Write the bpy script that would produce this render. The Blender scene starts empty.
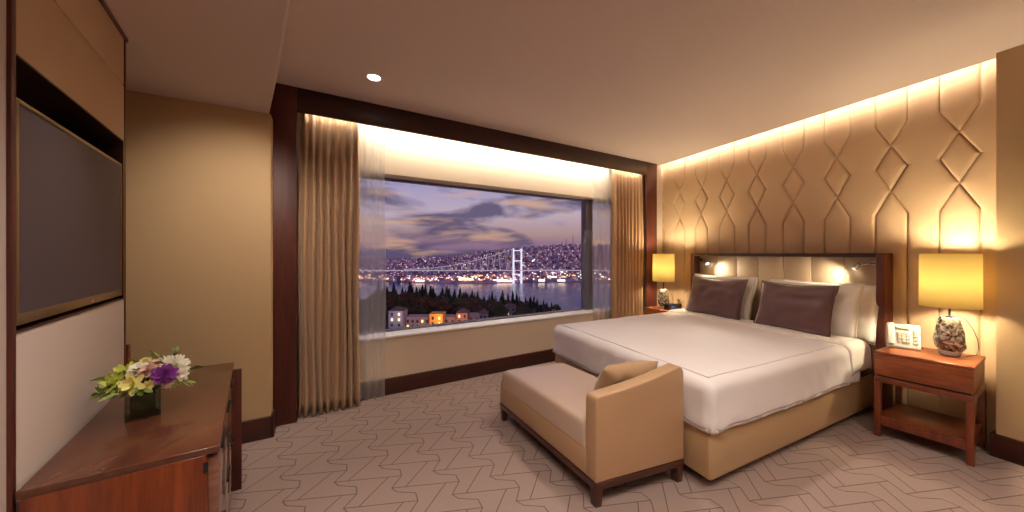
import bpy, bmesh, math, random
import numpy as np
from mathutils import Vector, Matrix, noise
random.seed(7)
S = bpy.context.scene
COL = S.collection
PI = math.pi
# ------------------------------------------------------------------ camera numbers
FOC, EYE, HOR = 330.0, 1.35, 254.0
CEIL, SOF = 2.69, 2.385

# ------------------------------------------------------------------ materials
def mat(name, col, rough=.6, spec=.5, metal=0., bump=0., bscale=60., var=0., vscale=8., sheen=0., coat=0., emis=None, estr=0.):
    m = bpy.data.materials.new(name); m.use_nodes = True
    n = m.node_tree; p = n.nodes['Principled BSDF']
    p.inputs['Base Color'].default_value = (*col, 1)
    p.inputs['Roughness'].default_value = rough
    p.inputs['Specular IOR Level'].default_value = spec
    p.inputs['Metallic'].default_value = metal
    p.inputs['Sheen Weight'].default_value = sheen
    p.inputs['Coat Weight'].default_value = coat
    if emis:
        p.inputs['Emission Color'].default_value = (*emis, 1); p.inputs['Emission Strength'].default_value = estr
    tc = n.nodes.new('ShaderNodeTexCoord')
    if var:
        t = n.nodes.new('ShaderNodeTexNoise'); t.inputs['Scale'].default_value = vscale; t.inputs['Detail'].default_value = 6
        r = n.nodes.new('ShaderNodeValToRGB')
        r.color_ramp.elements[0].position = .3; r.color_ramp.elements[1].position = .7
        r.color_ramp.elements[0].color = (*[c*(1-var) for c in col], 1)
        r.color_ramp.elements[1].color = (*[min(1, c*(1+var)) for c in col], 1)
        n.links.new(tc.outputs['Object'], t.inputs['Vector']); n.links.new(t.outputs['Fac'], r.inputs['Fac'])
        n.links.new(r.outputs['Color'], p.inputs['Base Color'])
    if bump:
        t = n.nodes.new('ShaderNodeTexNoise'); t.inputs['Scale'].default_value = bscale; t.inputs['Detail'].default_value = 4
        b = n.nodes.new('ShaderNodeBump'); b.inputs['Strength'].default_value = bump; b.inputs['Distance'].default_value = .01
        n.links.new(tc.outputs['Object'], t.inputs['Vector']); n.links.new(t.outputs['Fac'], b.inputs['Height'])
        n.links.new(b.outputs['Normal'], p.inputs['Normal'])
    return m

def wood(name, dark, light, rough=.3, scale=(3, 3, 30), coat=.3, dist=3.):
    """grain runs along the axis with the smallest scale"""
    m = bpy.data.materials.new(name); m.use_nodes = True
    n = m.node_tree; p = n.nodes['Principled BSDF']
    p.inputs['Roughness'].default_value = rough; p.inputs['Coat Weight'].default_value = coat; p.inputs['Coat Roughness'].default_value = .12
    tc = n.nodes.new('ShaderNodeTexCoord'); mp = n.nodes.new('ShaderNodeMapping'); mp.inputs['Scale'].default_value = scale
    t = n.nodes.new('ShaderNodeTexNoise'); t.inputs['Scale'].default_value = 1.; t.inputs['Detail'].default_value = 8; t.inputs['Roughness'].default_value = .65; t.inputs['Distortion'].default_value = dist*.1
    t2 = n.nodes.new('ShaderNodeTexNoise'); t2.inputs['Scale'].default_value = 6.; t2.inputs['Detail'].default_value = 3
    mx = n.nodes.new('ShaderNodeMath'); mx.operation = 'MULTIPLY_ADD'; mx.inputs[1].default_value = .35
    r = n.nodes.new('ShaderNodeValToRGB'); r.color_ramp.elements[0].position = .45; r.color_ramp.elements[1].position = .85
    r.color_ramp.elements[0].color = (*dark, 1); r.color_ramp.elements[1].color = (*light, 1)
    L = n.links.new
    L(tc.outputs['Object'], mp.inputs['Vector']); L(mp.outputs['Vector'], t.inputs['Vector']); L(mp.outputs['Vector'], t2.inputs['Vector'])
    L(t2.outputs['Fac'], mx.inputs[0]); L(t.outputs['Fac'], mx.inputs[2]); L(mx.outputs[0], r.inputs['Fac']); L(r.outputs['Color'], p.inputs['Base Color'])
    return m

def emit(name, col, s):
    m = bpy.data.materials.new(name); m.use_nodes = True; n = m.node_tree; n.nodes.clear()
    e = n.nodes.new('ShaderNodeEmission'); e.inputs[0].default_value = (*col, 1); e.inputs[1].default_value = s
    o = n.nodes.new('ShaderNodeOutputMaterial'); n.links.new(e.outputs[0], o.inputs[0]); return m

def cloth_thin(name, col, transl, transp):
    m = bpy.data.materials.new(name); m.use_nodes = True; n = m.node_tree; n.nodes.clear()
    d = n.nodes.new('ShaderNodeBsdfDiffuse'); d.inputs[0].default_value = (*col, 1)
    t = n.nodes.new('ShaderNodeBsdfTranslucent'); t.inputs[0].default_value = (*col, 1)
    a = n.nodes.new('ShaderNodeMixShader'); a.inputs[0].default_value = transl
    n.links.new(d.outputs[0], a.inputs[1]); n.links.new(t.outputs[0], a.inputs[2])
    o = n.nodes.new('ShaderNodeOutputMaterial'); last = a
    if transp:
        tr = n.nodes.new('ShaderNodeBsdfTransparent'); b = n.nodes.new('ShaderNodeMixShader'); b.inputs[0].default_value = transp
        n.links.new(a.outputs[0], b.inputs[1]); n.links.new(tr.outputs[0], b.inputs[2]); last = b
    n.links.new(last.outputs[0], o.inputs[0]); return m

M = {}
M['wall'] = mat('wallpaper_tan', (.55, .385, .215), .75, .3, bump=.08, bscale=150)
M['wallcream'] = mat('plaster_cream', (.68, .57, .46), .8, .3)
M['ceil'] = mat('ceiling_paint', (.63, .51, .46), .85, .2)
M['mahog'] = wood('mahogany_frame', (.046, .008, .005), (.105, .019, .010), .5, (14, 14, 1.2), 0)
M['mahog_h'] = wood('mahogany_rail', (.017, .004, .003), (.04, .008, .005), .45, (2, 2, 20), .1)
M['base'] = wood('baseboard_wood', (.030, .007, .005), (.065, .015, .008), .4, (2, 2, 20), .2)
M['cabtop'] = wood('cabinet_top_wood', (.055, .017, .010), (.115, .038, .020), .22, (9, 3, 14), .4)
M['cabface'] = wood('cabinet_face_wood', (.075, .012, .005), (.23, .050, .015), .3, (22, 22, 1.6), .3)
M['cabdrawer'] = wood('cabinet_drawer_wood', (.13, .055, .035), (.24, .11, .075), .18, (3, 3, 25), .6)
M['night'] = wood('nightstand_wood', (.13, .028, .009), (.36, .095, .026), .3, (3, 3, 26), .3)
M['nightleg'] = wood('nightstand_leg_wood', (.085, .016, .006), (.22, .048, .015), .3, (22, 22, 2), .3)
M['benchwood'] = wood('bench_leg_wood', (.03, .007, .004), (.075, .018, .009), .3, (5, 5, 12), .3)
M['leather'] = mat('tan_leather', (.46, .29, .165), .36, .5, bump=.1, bscale=220, coat=.15)
M['seatleather'] = mat('seat_leather_with_sheen', (.50, .375, .30), .25, .5, bump=.08, bscale=220, coat=.25)  # greyer than the arm leather, window sheen put into the colour
M['bedbase'] = mat('bed_base_leather', (.45, .30, .165), .42, .5, bump=.08, bscale=200)
M['hbpanel'] = mat('headboard_panel_leather', (.52, .38, .245), .5, .4, bump=.05, bscale=120)
M['duvet'] = mat('duvet_cotton', (.80, .765, .79), .6, .35, bump=.12, bscale=9, sheen=.2)
M['sheet'] = mat('sheet_cotton', (.80, .75, .72), .75, .3, bump=.25, bscale=14, sheen=.2)
M['white_pillow'] = mat('pillow_cotton', (.84, .80, .75), .8, .3, bump=.2, bscale=10, sheen=.2)
M['purple'] = mat('plum_velvet', (.105, .046, .050), .42, .4, bump=.12, bscale=14, sheen=.5)
M['pillowtan'] = mat('tan_satin', (.42, .27, .15), .5, .4, bump=.15, bscale=25, sheen=.3)
M['curtain'] = mat('curtain_satin', (.46, .285, .155), .55, .4, bump=.1, bscale=60, sheen=.3)
M['sheer'] = cloth_thin('sheer_voile', (.88, .87, .88), .5, .66)
M['shade'] = cloth_thin('lamp_shade_linen', (.99, .87, .50), .75, 0)
M['chrome'] = mat('chrome', (.75, .72, .68), .15, .5, 1.)
M['darkmetal'] = mat('dark_metal', (.03, .026, .024), .35, .5, .6)
M['black'] = mat('niche_black', (.012, .008, .008), .5, .4)
M['screen'] = mat('tv_screen', (.088, .068, .084), .5, .15)  # base colour raised to carry the grey-purple reflection on the screen
M['gold'] = mat('tv_bezel_bronze', (.30, .21, .11), .3, .5, .8)
M['panelw'] = mat('lacquer_panel', (.56, .48, .44), .45, .4)
M['panelb'] = mat('beige_panel', (.50, .33, .195), .55, .4)
M['sill'] = mat('sill_white', (.92, .91, .93), .4, .4)
M['wframe'] = mat('window_frame_grey', (.16, .15, .19), .4, .4, .2)
M['phone'] = mat('phone_cream', (.78, .74, .64), .35, .5)
M['phonekey'] = mat('phone_key', (.42, .38, .32), .5, .4)
M['blackplastic'] = mat('black_plastic', (.01, .01, .013), .25, .5)
M['clockface'] = emit('clock_display', (.12, .16, .5), .5)
M['downlens'] = emit('downlight_lens', (1, .93, .8), 9)
M['whitetrim'] = mat('white_trim', (.75, .7, .65), .4, .4)

def glass_thin(name, tint, gl=.08):
    m = bpy.data.materials.new(name); m.use_nodes = True; n = m.node_tree; n.nodes.clear()
    t = n.nodes.new('ShaderNodeBsdfTransparent'); t.inputs[0].default_value = (*tint, 1)
    g = n.nodes.new('ShaderNodeBsdfGlossy'); g.inputs[0].default_value = (1, 1, 1, 1); g.inputs['Roughness'].default_value = .01
    f = n.nodes.new('ShaderNodeFresnel'); f.inputs[0].default_value = 1.35
    mu = n.nodes.new('ShaderNodeMath'); mu.operation = 'MULTIPLY'; mu.inputs[1].default_value = gl*10
    a = n.nodes.new('ShaderNodeMixShader'); o = n.nodes.new('ShaderNodeOutputMaterial'); L = n.links.new
    L(f.outputs[0], mu.inputs[0]); L(mu.outputs[0], a.inputs[0]); L(t.outputs[0], a.inputs[1]); L(g.outputs[0], a.inputs[2]); L(a.outputs[0], o.inputs[0]); return m
M['pane'] = glass_thin('window_glass', (.96, .97, 1), .04)
M['vglass'] = glass_thin('vase_glass', (.82, .86, .84), .12)

def carpet():
    m = mat('carpet_pile', (.335, .25, .23), .95, .1, bump=.5, bscale=260, var=.10, vscale=160); return m
M['carpet'] = carpet()
M['carpetline'] = mat('carpet_line', (.16, .11, .098), .95, .1, bump=.4, bscale=260)

def marbled():
    m = bpy.data.materials.new('smoky_marbled_glass'); m.use_nodes = True; n = m.node_tree; p = n.nodes['Principled BSDF']; L = n.links.new
    p.inputs['Roughness'].default_value = .06; p.inputs['Coat Weight'].default_value = .8
    tc = n.nodes.new('ShaderNodeTexCoord')
    t = n.nodes.new('ShaderNodeTexNoise'); t.inputs['Scale'].default_value = 17; t.inputs['Detail'].default_value = 5; t.inputs['Distortion'].default_value = 2.2
    r = n.nodes.new('ShaderNodeValToRGB'); e = r.color_ramp.elements
    e[0].position = .40; e[0].color = (.02, .012, .01, 1); e[1].position = .60; e[1].color = (.75, .68, .55, 1)
    x = e.new(.49); x.color = (.30, .22, .15, 1)
    v = n.nodes.new('ShaderNodeTexNoise'); v.inputs['Scale'].default_value = 7.
    r2 = n.nodes.new('ShaderNodeValToRGB'); r2.color_ramp.elements[0].position = .62; r2.color_ramp.elements[1].position = .66
    mx = n.nodes.new('ShaderNodeMix'); mx.data_type = 'RGBA'; mx.inputs[7].default_value = (.05, .08, .45, 1)
    L(tc.outputs['Object'], t.inputs['Vector']); L(tc.outputs['Object'], v.inputs['Vector']); L(t.outputs['Fac'], r.inputs['Fac'])
    L(v.outputs['Fac'], r2.inputs['Fac']); L(r2.outputs['Color'], mx.inputs[0]); L(r.outputs['Color'], mx.inputs[6]); L(mx.outputs[2], p.inputs['Base Color'])
    return m
M['marble'] = marbled()
M['clear'] = mat('clear_glass_foot', (.80, .78, .72), .05, .8, coat=1.)

# ------------------------------------------------------------------ build helpers
def tag(o, label=None, cat=None, group=None, kind=None):
    if label: o['label'] = label
    if cat: o['category'] = cat
    if group: o['group'] = group
    if kind: o['kind'] = kind
    return o

def thing(name, label, cat, loc, group=None):
    o = bpy.data.objects.new(name, None); COL.objects.link(o); o.location = loc; o.empty_display_size = .1
    return tag(o, label, cat, group)

def wloc(o):
    v = Vector((0, 0, 0))
    while o: v += o.location; o = o.parent
    return v

def link(name, me, ms, parent=None, smooth=False):
    o = bpy.data.objects.new(name, me); COL.objects.link(o)
    for m in (ms if isinstance(ms, (list, tuple)) else [ms]): me.materials.append(m)
    if parent:
        off = wloc(parent); me.transform(Matrix.Translation(-off)); o.parent = parent
    if smooth:
        for p in me.polygons: p.use_smooth = True
    return o

class MB:
    def __init__(s): s.v = []; s.f = []; s.m = []
    def add(s, vs, fs, mi=0):
        b = len(s.v); s.v += [tuple(v) for v in vs]; s.f += [tuple(b+i for i in f) for f in fs]; s.m += [mi]*len(fs); return s
    def hexa(s, lo, hi, mi=0):
        """lo, hi: four corners each, counter-clockwise"""
        n = len(lo)
        fs = [tuple(range(n-1, -1, -1)), tuple(range(n, 2*n))]+[(i, (i+1) % n, n+(i+1) % n, n+i) for i in range(n)]
        return s.add(list(lo)+list(hi), fs, mi)
    def build(s, name, m, parent=None, bevel=0, smooth=False, seg=2, subsurf=0, center=False):
        me = bpy.data.meshes.new(name); me.from_pydata(s.v, [], s.f); me.update()
        for p, mi in zip(me.polygons, s.m): p.material_index = mi
        bm = bmesh.new(); bm.from_mesh(me)
        bmesh.ops.recalc_face_normals(bm, faces=bm.faces)
        if bevel:
            bmesh.ops.bevel(bm, geom=[e for e in bm.edges if len(e.link_faces) == 2 and e.calc_face_angle(0) > .5], offset=bevel, segments=seg, affect='EDGES', profile=.5)
            smooth = True
        bm.to_mesh(me); bm.free()
        o = link(name, me, m, parent, smooth and not bevel)
        if bevel:
            for p in me.polygons: p.use_smooth = True
            me.set_sharp_from_angle(angle=R(50))
        if subsurf:
            md = o.modifiers.new('sub', 'SUBSURF'); md.levels = subsurf; md.render_levels = subsurf
        return o

def R(d): return math.radians(d)

class Fr:
    """plan frame: maps (a, b, z) to the room, a along u, b along v"""
    def __init__(s, o, u, v=None, norm=True):
        s.o = Vector(o); s.u = Vector(u)
        if norm: s.u.normalize()
        s.v = Vector(v) if v is not None else Vector((-s.u.y, s.u.x))
        if norm: s.v.normalize()
    def p(s, a, b, z=0): q = s.o+s.u*a+s.v*b; return Vector((q.x, q.y, z))
    def box(s, mb, a0, a1, b0, b1, z0, z1, mi=0):
        c = [(a0, b0), (a1, b0), (a1, b1), (a0, b1)]
        return mb.hexa([s.p(a, b, z0) for a, b in c], [s.p(a, b, z1) for a, b in c], mi)
class Quad(Fr):
    """bilinear plan frame over four corners; a, b in 0..1"""
    def __init__(s, c00, c10, c11, c01): s.c = [Vector(c) for c in (c00, c10, c11, c01)]
    def p(s, a, b, z=0):
        q = s.c[0]*(1-a)*(1-b)+s.c[1]*a*(1-b)+s.c[2]*a*b+s.c[3]*(1-a)*b
        return Vector((q.x, q.y, z))

def tube(mb, pts, r, n=8, mi=0, cap=True):
    pts = [Vector(p) for p in pts]; rs = r if isinstance(r, (list, tuple)) else [r]*len(pts)
    rings = []
    up = Vector((0, 0, 1))
    for i, p in enumerate(pts):
        d = (pts[min(i+1, len(pts)-1)]-pts[max(i-1, 0)]).normalized()
        a = d.cross(up if abs(d.z) < .95 else Vector((1, 0, 0))).normalized(); b = d.cross(a)
        rings.append([p+(a*math.cos(2*PI*k/n)+b*math.sin(2*PI*k/n))*rs[i] for k in range(n)])
    vs = [v for rg in rings for v in rg]; fs = []
    for i in range(len(rings)-1):
        for k in range(n): fs.append((i*n+k, i*n+(k+1) % n, (i+1)*n+(k+1) % n, (i+1)*n+k))
    if cap: fs += [tuple(range(n))[::-1], tuple((len(rings)-1)*n+k for k in range(n))]
    return mb.add(vs, fs, mi)

def lathe(mb, c, prof, n=24, mi=0, cap=True, jitter=0, rot=0):
    vs = []; fs = []
    for j, (r, z) in enumerate(prof):
        for k in range(n):
            a = 2*PI*k/n+rot; rr = r*(1+(random.uniform(-jitter, jitter) if jitter else 0))
            vs.append((c[0]+rr*math.cos(a), c[1]+rr*math.sin(a), c[2]+z))
    for j in range(len(prof)-1):
        for k in range(n): fs.append((j*n+k, j*n+(k+1) % n, (j+1)*n+(k+1) % n, (j+1)*n+k))
    if cap: fs += [tuple(range(n))[::-1], tuple((len(prof)-1)*n+k for k in range(n))]
    return mb.add(vs, fs, mi)

def ngrid(mb, P, nu, nv, mi=0, wrap=False):
    """P(i, j) -> point, i in 0..nu, j in 0..nv"""
    vs = [P(i, j) for j in range(nv+1) for i in range(nu+1)]
    fs = [(j*(nu+1)+i, j*(nu+1)+i+1, (j+1)*(nu+1)+i+1, (j+1)*(nu+1)+i) for j in range(nv) for i in range(nu)]
    return mb.add(vs, fs, mi)

def pillow_mesh(mat4, w, h, t, seed=0, n=22, pinch=.10, wr=.006):
    """cushion: w x h in local xy, thickness t along z, placed by a 4x4 matrix"""
    mb = MB()
    def side(sg):
        def P(i, j):
            u = -1+2*i/n; v = -1+2*j/n
            u = math.copysign(abs(u)**.85, u); v = math.copysign(abs(v)**.85, v)
            th = (max(0, 1-abs(u)**2.6)**.5)*(max(0, 1-abs(v)**2.6)**.5)
            px = u*w/2*(1-pinch*(1-abs(u))*0-pinch*(1-v*v)*.35*abs(u)); py = v*h/2*(1-pinch*(1-u*u)*.55*abs(v))
            z = sg*t/2*th
            z += sg*wr*noise.noise(Vector((u*3+seed, v*3, seed*1.7)))*th*3
            return mat4 @ Vector((px, py, z))
        return P
    ngrid(mb, side(1), n, n); ngrid(mb, side(-1), n, n)
    me = bpy.data.meshes.new('pillow'); me.from_pydata(mb.v, [], mb.f); me.update()
    bm = bmesh.new(); bm.from_mesh(me); bmesh.ops.remove_doubles(bm, verts=bm.verts, dist=.0008); bmesh.ops.recalc_face_normals(bm, faces=bm.faces); bm.to_mesh(me); bm.free()
    return me

def frame_mat(origin, xdir, ydir):
    x = Vector(xdir).normalized(); y = Vector(ydir).normalized(); z = x.cross(y).normalized(); y = z.cross(x)
    m = Matrix((x, y, z)).transposed().to_4x4(); m.translation = Vector(origin); return m

def struct(name, mb, m, bevel=0, **k):
    return tag(mb.build(name, m, None, bevel, **k), kind='structure')

# ------------------------------------------------------------------ plan of the room
WO = Vector((-1.83, 2.586)); WU = Vector((1.714, 1)).normalized()          # window wall: portal front line
WIN = Fr(WO, WU)                                                          # a along the wall, b outwards
HO = Vector((3.38, 2.363)); HU = Vector((-.39, 1)).normalized()            # bed wall line, a towards the window
HEAD = Fr(HO, HU, (-HU.y, HU.x))                                          # b into the room
LC = Vector((-1.785, 2.44))                                               # left back wall corner
LFT = Fr(LC, (-1.80, -1))                                                 # a to the left, b = outwards? (rot +90)
LN = Vector((1, -1.80)).normalized()                                      # into the room
LFT.v = LN
TVO = Vector((-1.311, .865)); TVU = Vector((-.539, .714)).normalized()
TV = Fr(TVO, TVU, (TVU.y, -TVU.x))                                        # b into the room
TVL = .892

def s_at(px, b):
    """distance along the window wall where a sight line in that direction meets the plane at depth b"""
    r = (px-512)/FOC; o = WO+WIN.v*b
    return (r*o.y-o.x)/(WU.x-r*WU.y)

# ------------------------------------------------------------------ floor with the woven line pattern
def floor():
    mb = MB()
    poly = [(-3.4, -1.7), (5.4, -1.7), (4.0, 6.2), (-3.4, 3.2)]
    mb.hexa([(x, y, -.06) for x, y in poly], [(x, y, 0) for x, y in poly], 0)
    a = Vector((.358, -.050)); b = Vector((-.157, .202)); O = Vector((-.314, 1.958))
    E = Vector((0, 0)); F = Vector((-.029, .058)); G = Vector((-.139, .066)); H = Vector((-.178, .096)); I = b
    L0 = H; L1 = I+a
    D0 = H-b+(L1-L0)*.2; D1 = L0+(L1-L0)*.8
    segs = [(E, F), (F, G), (G, H), (H, I), (L0, L1), (D0, D1)]
    w = .0029
    for i in range(-16, 22):
        for j in range(-16, 26):
            o = O+a*i+b*j
            if not (-2.6 < o.x < 4.2 and .2 < o.y < 5.0): continue
            for p, q in segs:
                p = o+p; q = o+q; d = (q-p).normalized(); n_ = Vector((-d.y, d.x))*w; e = d*w
                mb.add([(*(p-n_-e), .0006), (*(q-n_+e), .0006), (*(q+n_+e), .0006), (*(p+n_-e), .0006)], [(0, 1, 2, 3)], 1)
    struct('floor', mb, [M['carpet'], M['carpetline']])
floor()

# ------------------------------------------------------------------ ceiling: main slab, dropped part on the left, light slot at the bed wall
def ceiling():
    mb = MB()
    e1 = HEAD.p(-.02, .10); e2 = HEAD.p(2.95, .10)
    back = HEAD.p(-4.6, .10)
    poly = [(-3.4, -1.7), (back.x, -1.7), (back.x, back.y), (e1.x, e1.y), (e2.x, e2.y), (1.6, 5.4), (-3.4, 2.9)]
    poly = [(-3.4, -1.75), (4.9, -1.75), (e1.x, e1.y), (e2.x, e2.y), (2.3, 5.6), (-3.4, 2.5)]
    mb.hexa([(x, y, CEIL) for x, y in poly], [(x, y, CEIL+.06) for x, y in poly])
    struct('ceiling', mb, M['ceil'])
    m2 = MB(); HEAD.box(m2, -.3, 3.2, -.06, .35, CEIL+.16, CEIL+.2); HEAD.box(m2, -.3, 3.2, .33, .35, CEIL+.06, CEIL+.16)
    struct('trim_1', m2, M['wallcream'])
    m3 = MB(); p = [(-1.775, 2.414), (1.495, -1.65), (-3.3, -1.65), (-3.3, 1.63)]
    d = (LC-Vector((-1.775, 2.414))); p[0] = (-1.80, 2.445)
    pt = [(-1.715, 2.425), (1.545, -1.65)]+p[2:]
    m3.hexa([(x, y, SOF) for x, y in p], [(x, y, CEIL+.01) for x, y in pt])
    struct('trim_2', m3, M['ceil'])
ceiling()

# ------------------------------------------------------------------ walls
PIER = (lambda r, o: (r*o.y-o.x)/(HEAD.u.x-r*HEAD.u.y))((996-512)/FOC, HEAD.o+HEAD.v*.20)
def walls():
    mb = MB(); LFT.box(mb, 0, 1.9, -.12, 0, 0, SOF); struct('wall_left_back', mb, M['wall'])
    mb = MB(); mb.hexa([(-3.4, -1.7, 0), (-3.3, -1.7, 0), (-3.3, 1.7, 0), (-3.4, 1.7, 0)], [(-3.4, -1.7, CEIL), (-3.3, -1.7, CEIL), (-3.3, 1.7, CEIL), (-3.4, 1.7, CEIL)])
    struct('wall_left', mb, M['wall'])
    mb = MB(); mb.hexa([(-3.4, -1.8, 0), (5.2, -1.8, 0), (5.2, -1.7, 0), (-3.4, -1.7, 0)], [(-3.4, -1.8, CEIL), (5.2, -1.8, CEIL), (5.2, -1.7, CEIL), (-3.4, -1.7, CEIL)])
    struct('wall_back', mb, M['wall'])
    # right wall: the pier beside the padded panel, in front of its plane
    mb = MB(); HEAD.box(mb, -4.6, PIER, -.1, .20, 0, CEIL+.2); struct('wall_right', mb, M['wall'])
    # bed wall core behind the padding
    mb = MB(); HEAD.box(mb, -.3, 3.4, -.16, -.03, 0, CEIL+.2); struct('wall_bed', mb, M['wallcream'])
    # window wall: with the opening
    b0, b1 = .19, .42; s0, s1 = s_at(338, .19), s_at(624, .19); z0, z1 = .54, 2.12
    mb = MB()
    WIN.box(mb, -.25, s0, b0, b1, 0, CEIL+.1); WIN.box(mb, s1, 5.3, b0, b1, 0, CEIL+.1)
    WIN.box(mb, s0, s1, b0, b1, 0, z0); WIN.box(mb, s0, s1, b0, b1, z1, CEIL+.1)
    struct('wall_window', mb, M['wallcream'])
    # sill ledge
    mb = MB(); WIN.box(mb, s0, s1, .175, b1-.04, z0, z0+.022); struct('trim_3', mb, M['sill'], bevel=.004)
    # window frame and its pane
    w = MB(); fb0, fb1 = .36, .42; t = .022
    WIN.box(w, s0, s1, fb0, fb1, z1-t, z1+.0); WIN.box(w, s0, s1, fb0, fb1, z0+.022, z0+.04)
    WIN.box(w, s0, s0+.05, fb0, fb1, z0, z1); WIN.box(w, s1-.035, s1-.001, fb0, fb1, z0+.023, z1-.001); sm0, sm1 = s_at(585.5, .33), s_at(592.5, .33); WIN.box(w, sm0, sm1, .325, fb1, z0+.023, z1-.001)
    fo = struct('window_1', w, M['wframe'], bevel=.003)
    g = MB(); WIN.box(g, s0+.03, s1-.03, .392, .398, z0+.03, z1-.01)
    g.build('window_pane', M['pane'], fo)
    hd = MB(); WIN.box(hd, sm1-.012, sm1+.004, .300, .325, 1.26, 1.40); hd.build('window_handle', M['darkmetal'], fo, bevel=.003)
    # baseboards
    mb = MB(); WIN.box(mb, s_at(300, .19), 4.6, .165, .19, 0, .155); struct('baseboard_window', mb, M['base'], bevel=.003)
    mb = MB(); LFT.box(mb, -.02, 1.85, 0, .022, 0, .155); LFT.box(mb, -.022, 0, -.12, .022, 0, .155); struct('baseboard_left', mb, M['base'], bevel=.003)
    mb = MB(); HEAD.box(mb, -4.4, PIER+.006, .20, .222, 0, .155); HEAD.box(mb, PIER, PIER+.02, -.0, .222, 0, .155); struct('baseboard_right', mb, M['base'], bevel=.003)
    # plain strip of wall between the wooden portal and the padding
    mb = MB(); WIN.box(mb, 4.617, 5.2, .06, .19, 0, CEIL+.1); struct('wall_corner', mb, M['wallcream'])
walls()

def portal():
    o = WIN.p(0, 0, 0)
    r = thing('window_portal', 'dark mahogany frame standing around the curtained window, floor to ceiling', 'window frame', o)
    m = MB(); WIN.box(m, -.20, .121, 0, .03, 0, CEIL-.001); WIN.box(m, -.20, -.04, .0, .18, 0, CEIL-.001); m.build('jamb', M['mahog'], r, bevel=.003)
    m = MB(); WIN.box(m, 4.39, 4.617, 0, .03, 0, CEIL-.001); WIN.box(m, 4.59, 4.617, .0, .18, 0, CEIL-.001); m.build('jamb', M['mahog'], r, bevel=.003)
    m = MB(); WIN.box(m, .121, 4.39, 0, .028, 2.495, CEIL-.001); m.build('header', M['mahog_h'], r, bevel=.003)
    m = MB(); WIN.box(m, .13, 4.38, .05, .075, 2.60, 2.625); WIN.box(m, .13, 4.38, .12, .14, 2.60, 2.625); m.build('curtain_track', M['whitetrim'], r)
portal()

# padded bed wall: a dense surface pressed in along the seams
def padded():
    L = 3.06; s0 = -.16; hgt = CEIL+.14
    nu, nv = 420, 330
    X = np.linspace(s0, L, nu+1); Z = np.linspace(0, hgt, nv+1)
    XX, ZZ = np.meshgrid(X, Z)
    pitch = .3565; w = .094
    D = np.full(XX.shape, 9.)
    zs = [1.685, 1.885, 2.082, 2.265, 2.447]
    segs = []
    for k in range(9):
        c = .110+pitch*k
        for sg in (-1, 1):
            segs += [((c+sg*w, 0), (c+sg*w, zs[0])), ((c+sg*w, zs[0]), (c, zs[1])), ((c, zs[1]), (c+sg*w, zs[2])), ((c+sg*w, zs[2]), (c, zs[3])),
                     ((c, zs[3]), (c+sg*w, zs[4])), ((c+sg*w, zs[4]), (c+sg*w, 3.))]
    for (x0, z0), (x1, z1) in segs:
        dx, dz = x1-x0, z1-z0; l2 = dx*dx+dz*dz
        t = np.clip(((XX-x0)*dx+(ZZ-z0)*dz)/l2, 0, 1)
        D = np.minimum(D, np.hypot(XX-x0-t*dx, ZZ-z0-t*dz))
    Hh = -.011*np.exp(-(D/.0085)**2)+.010*(1-np.exp(-(D/.035)))     # offset into the room
    vs = []
    for j in range(nv+1):
        for i in range(nu+1):
            q = HEAD.p(X[i], Hh[j, i]-.006, Z[j]); vs.append(q)
    fs = [(j*(nu+1)+i, j*(nu+1)+i+1, (j+1)*(nu+1)+i+1, (j+1)*(nu+1)+i) for j in range(nv) for i in range(nu)]
    mb = MB(); mb.add(vs, fs)
    n = len(mb.v)
    o = mb.build('padded_wall_panel', mat('padded_wall_leather', (.56, .385, .24), .42, .45, bump=.05, bscale=150), None, smooth=True)
    md = o.modifiers.new('thick', 'SOLIDIFY'); md.thickness = .02; md.offset = 0
    # pull the thickness behind
    o.name = 'padded_wall_panel'
    tag(o, 'tan padded wall covering behind the bed with stitched diamond seams', 'wall panel')
padded()

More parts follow.
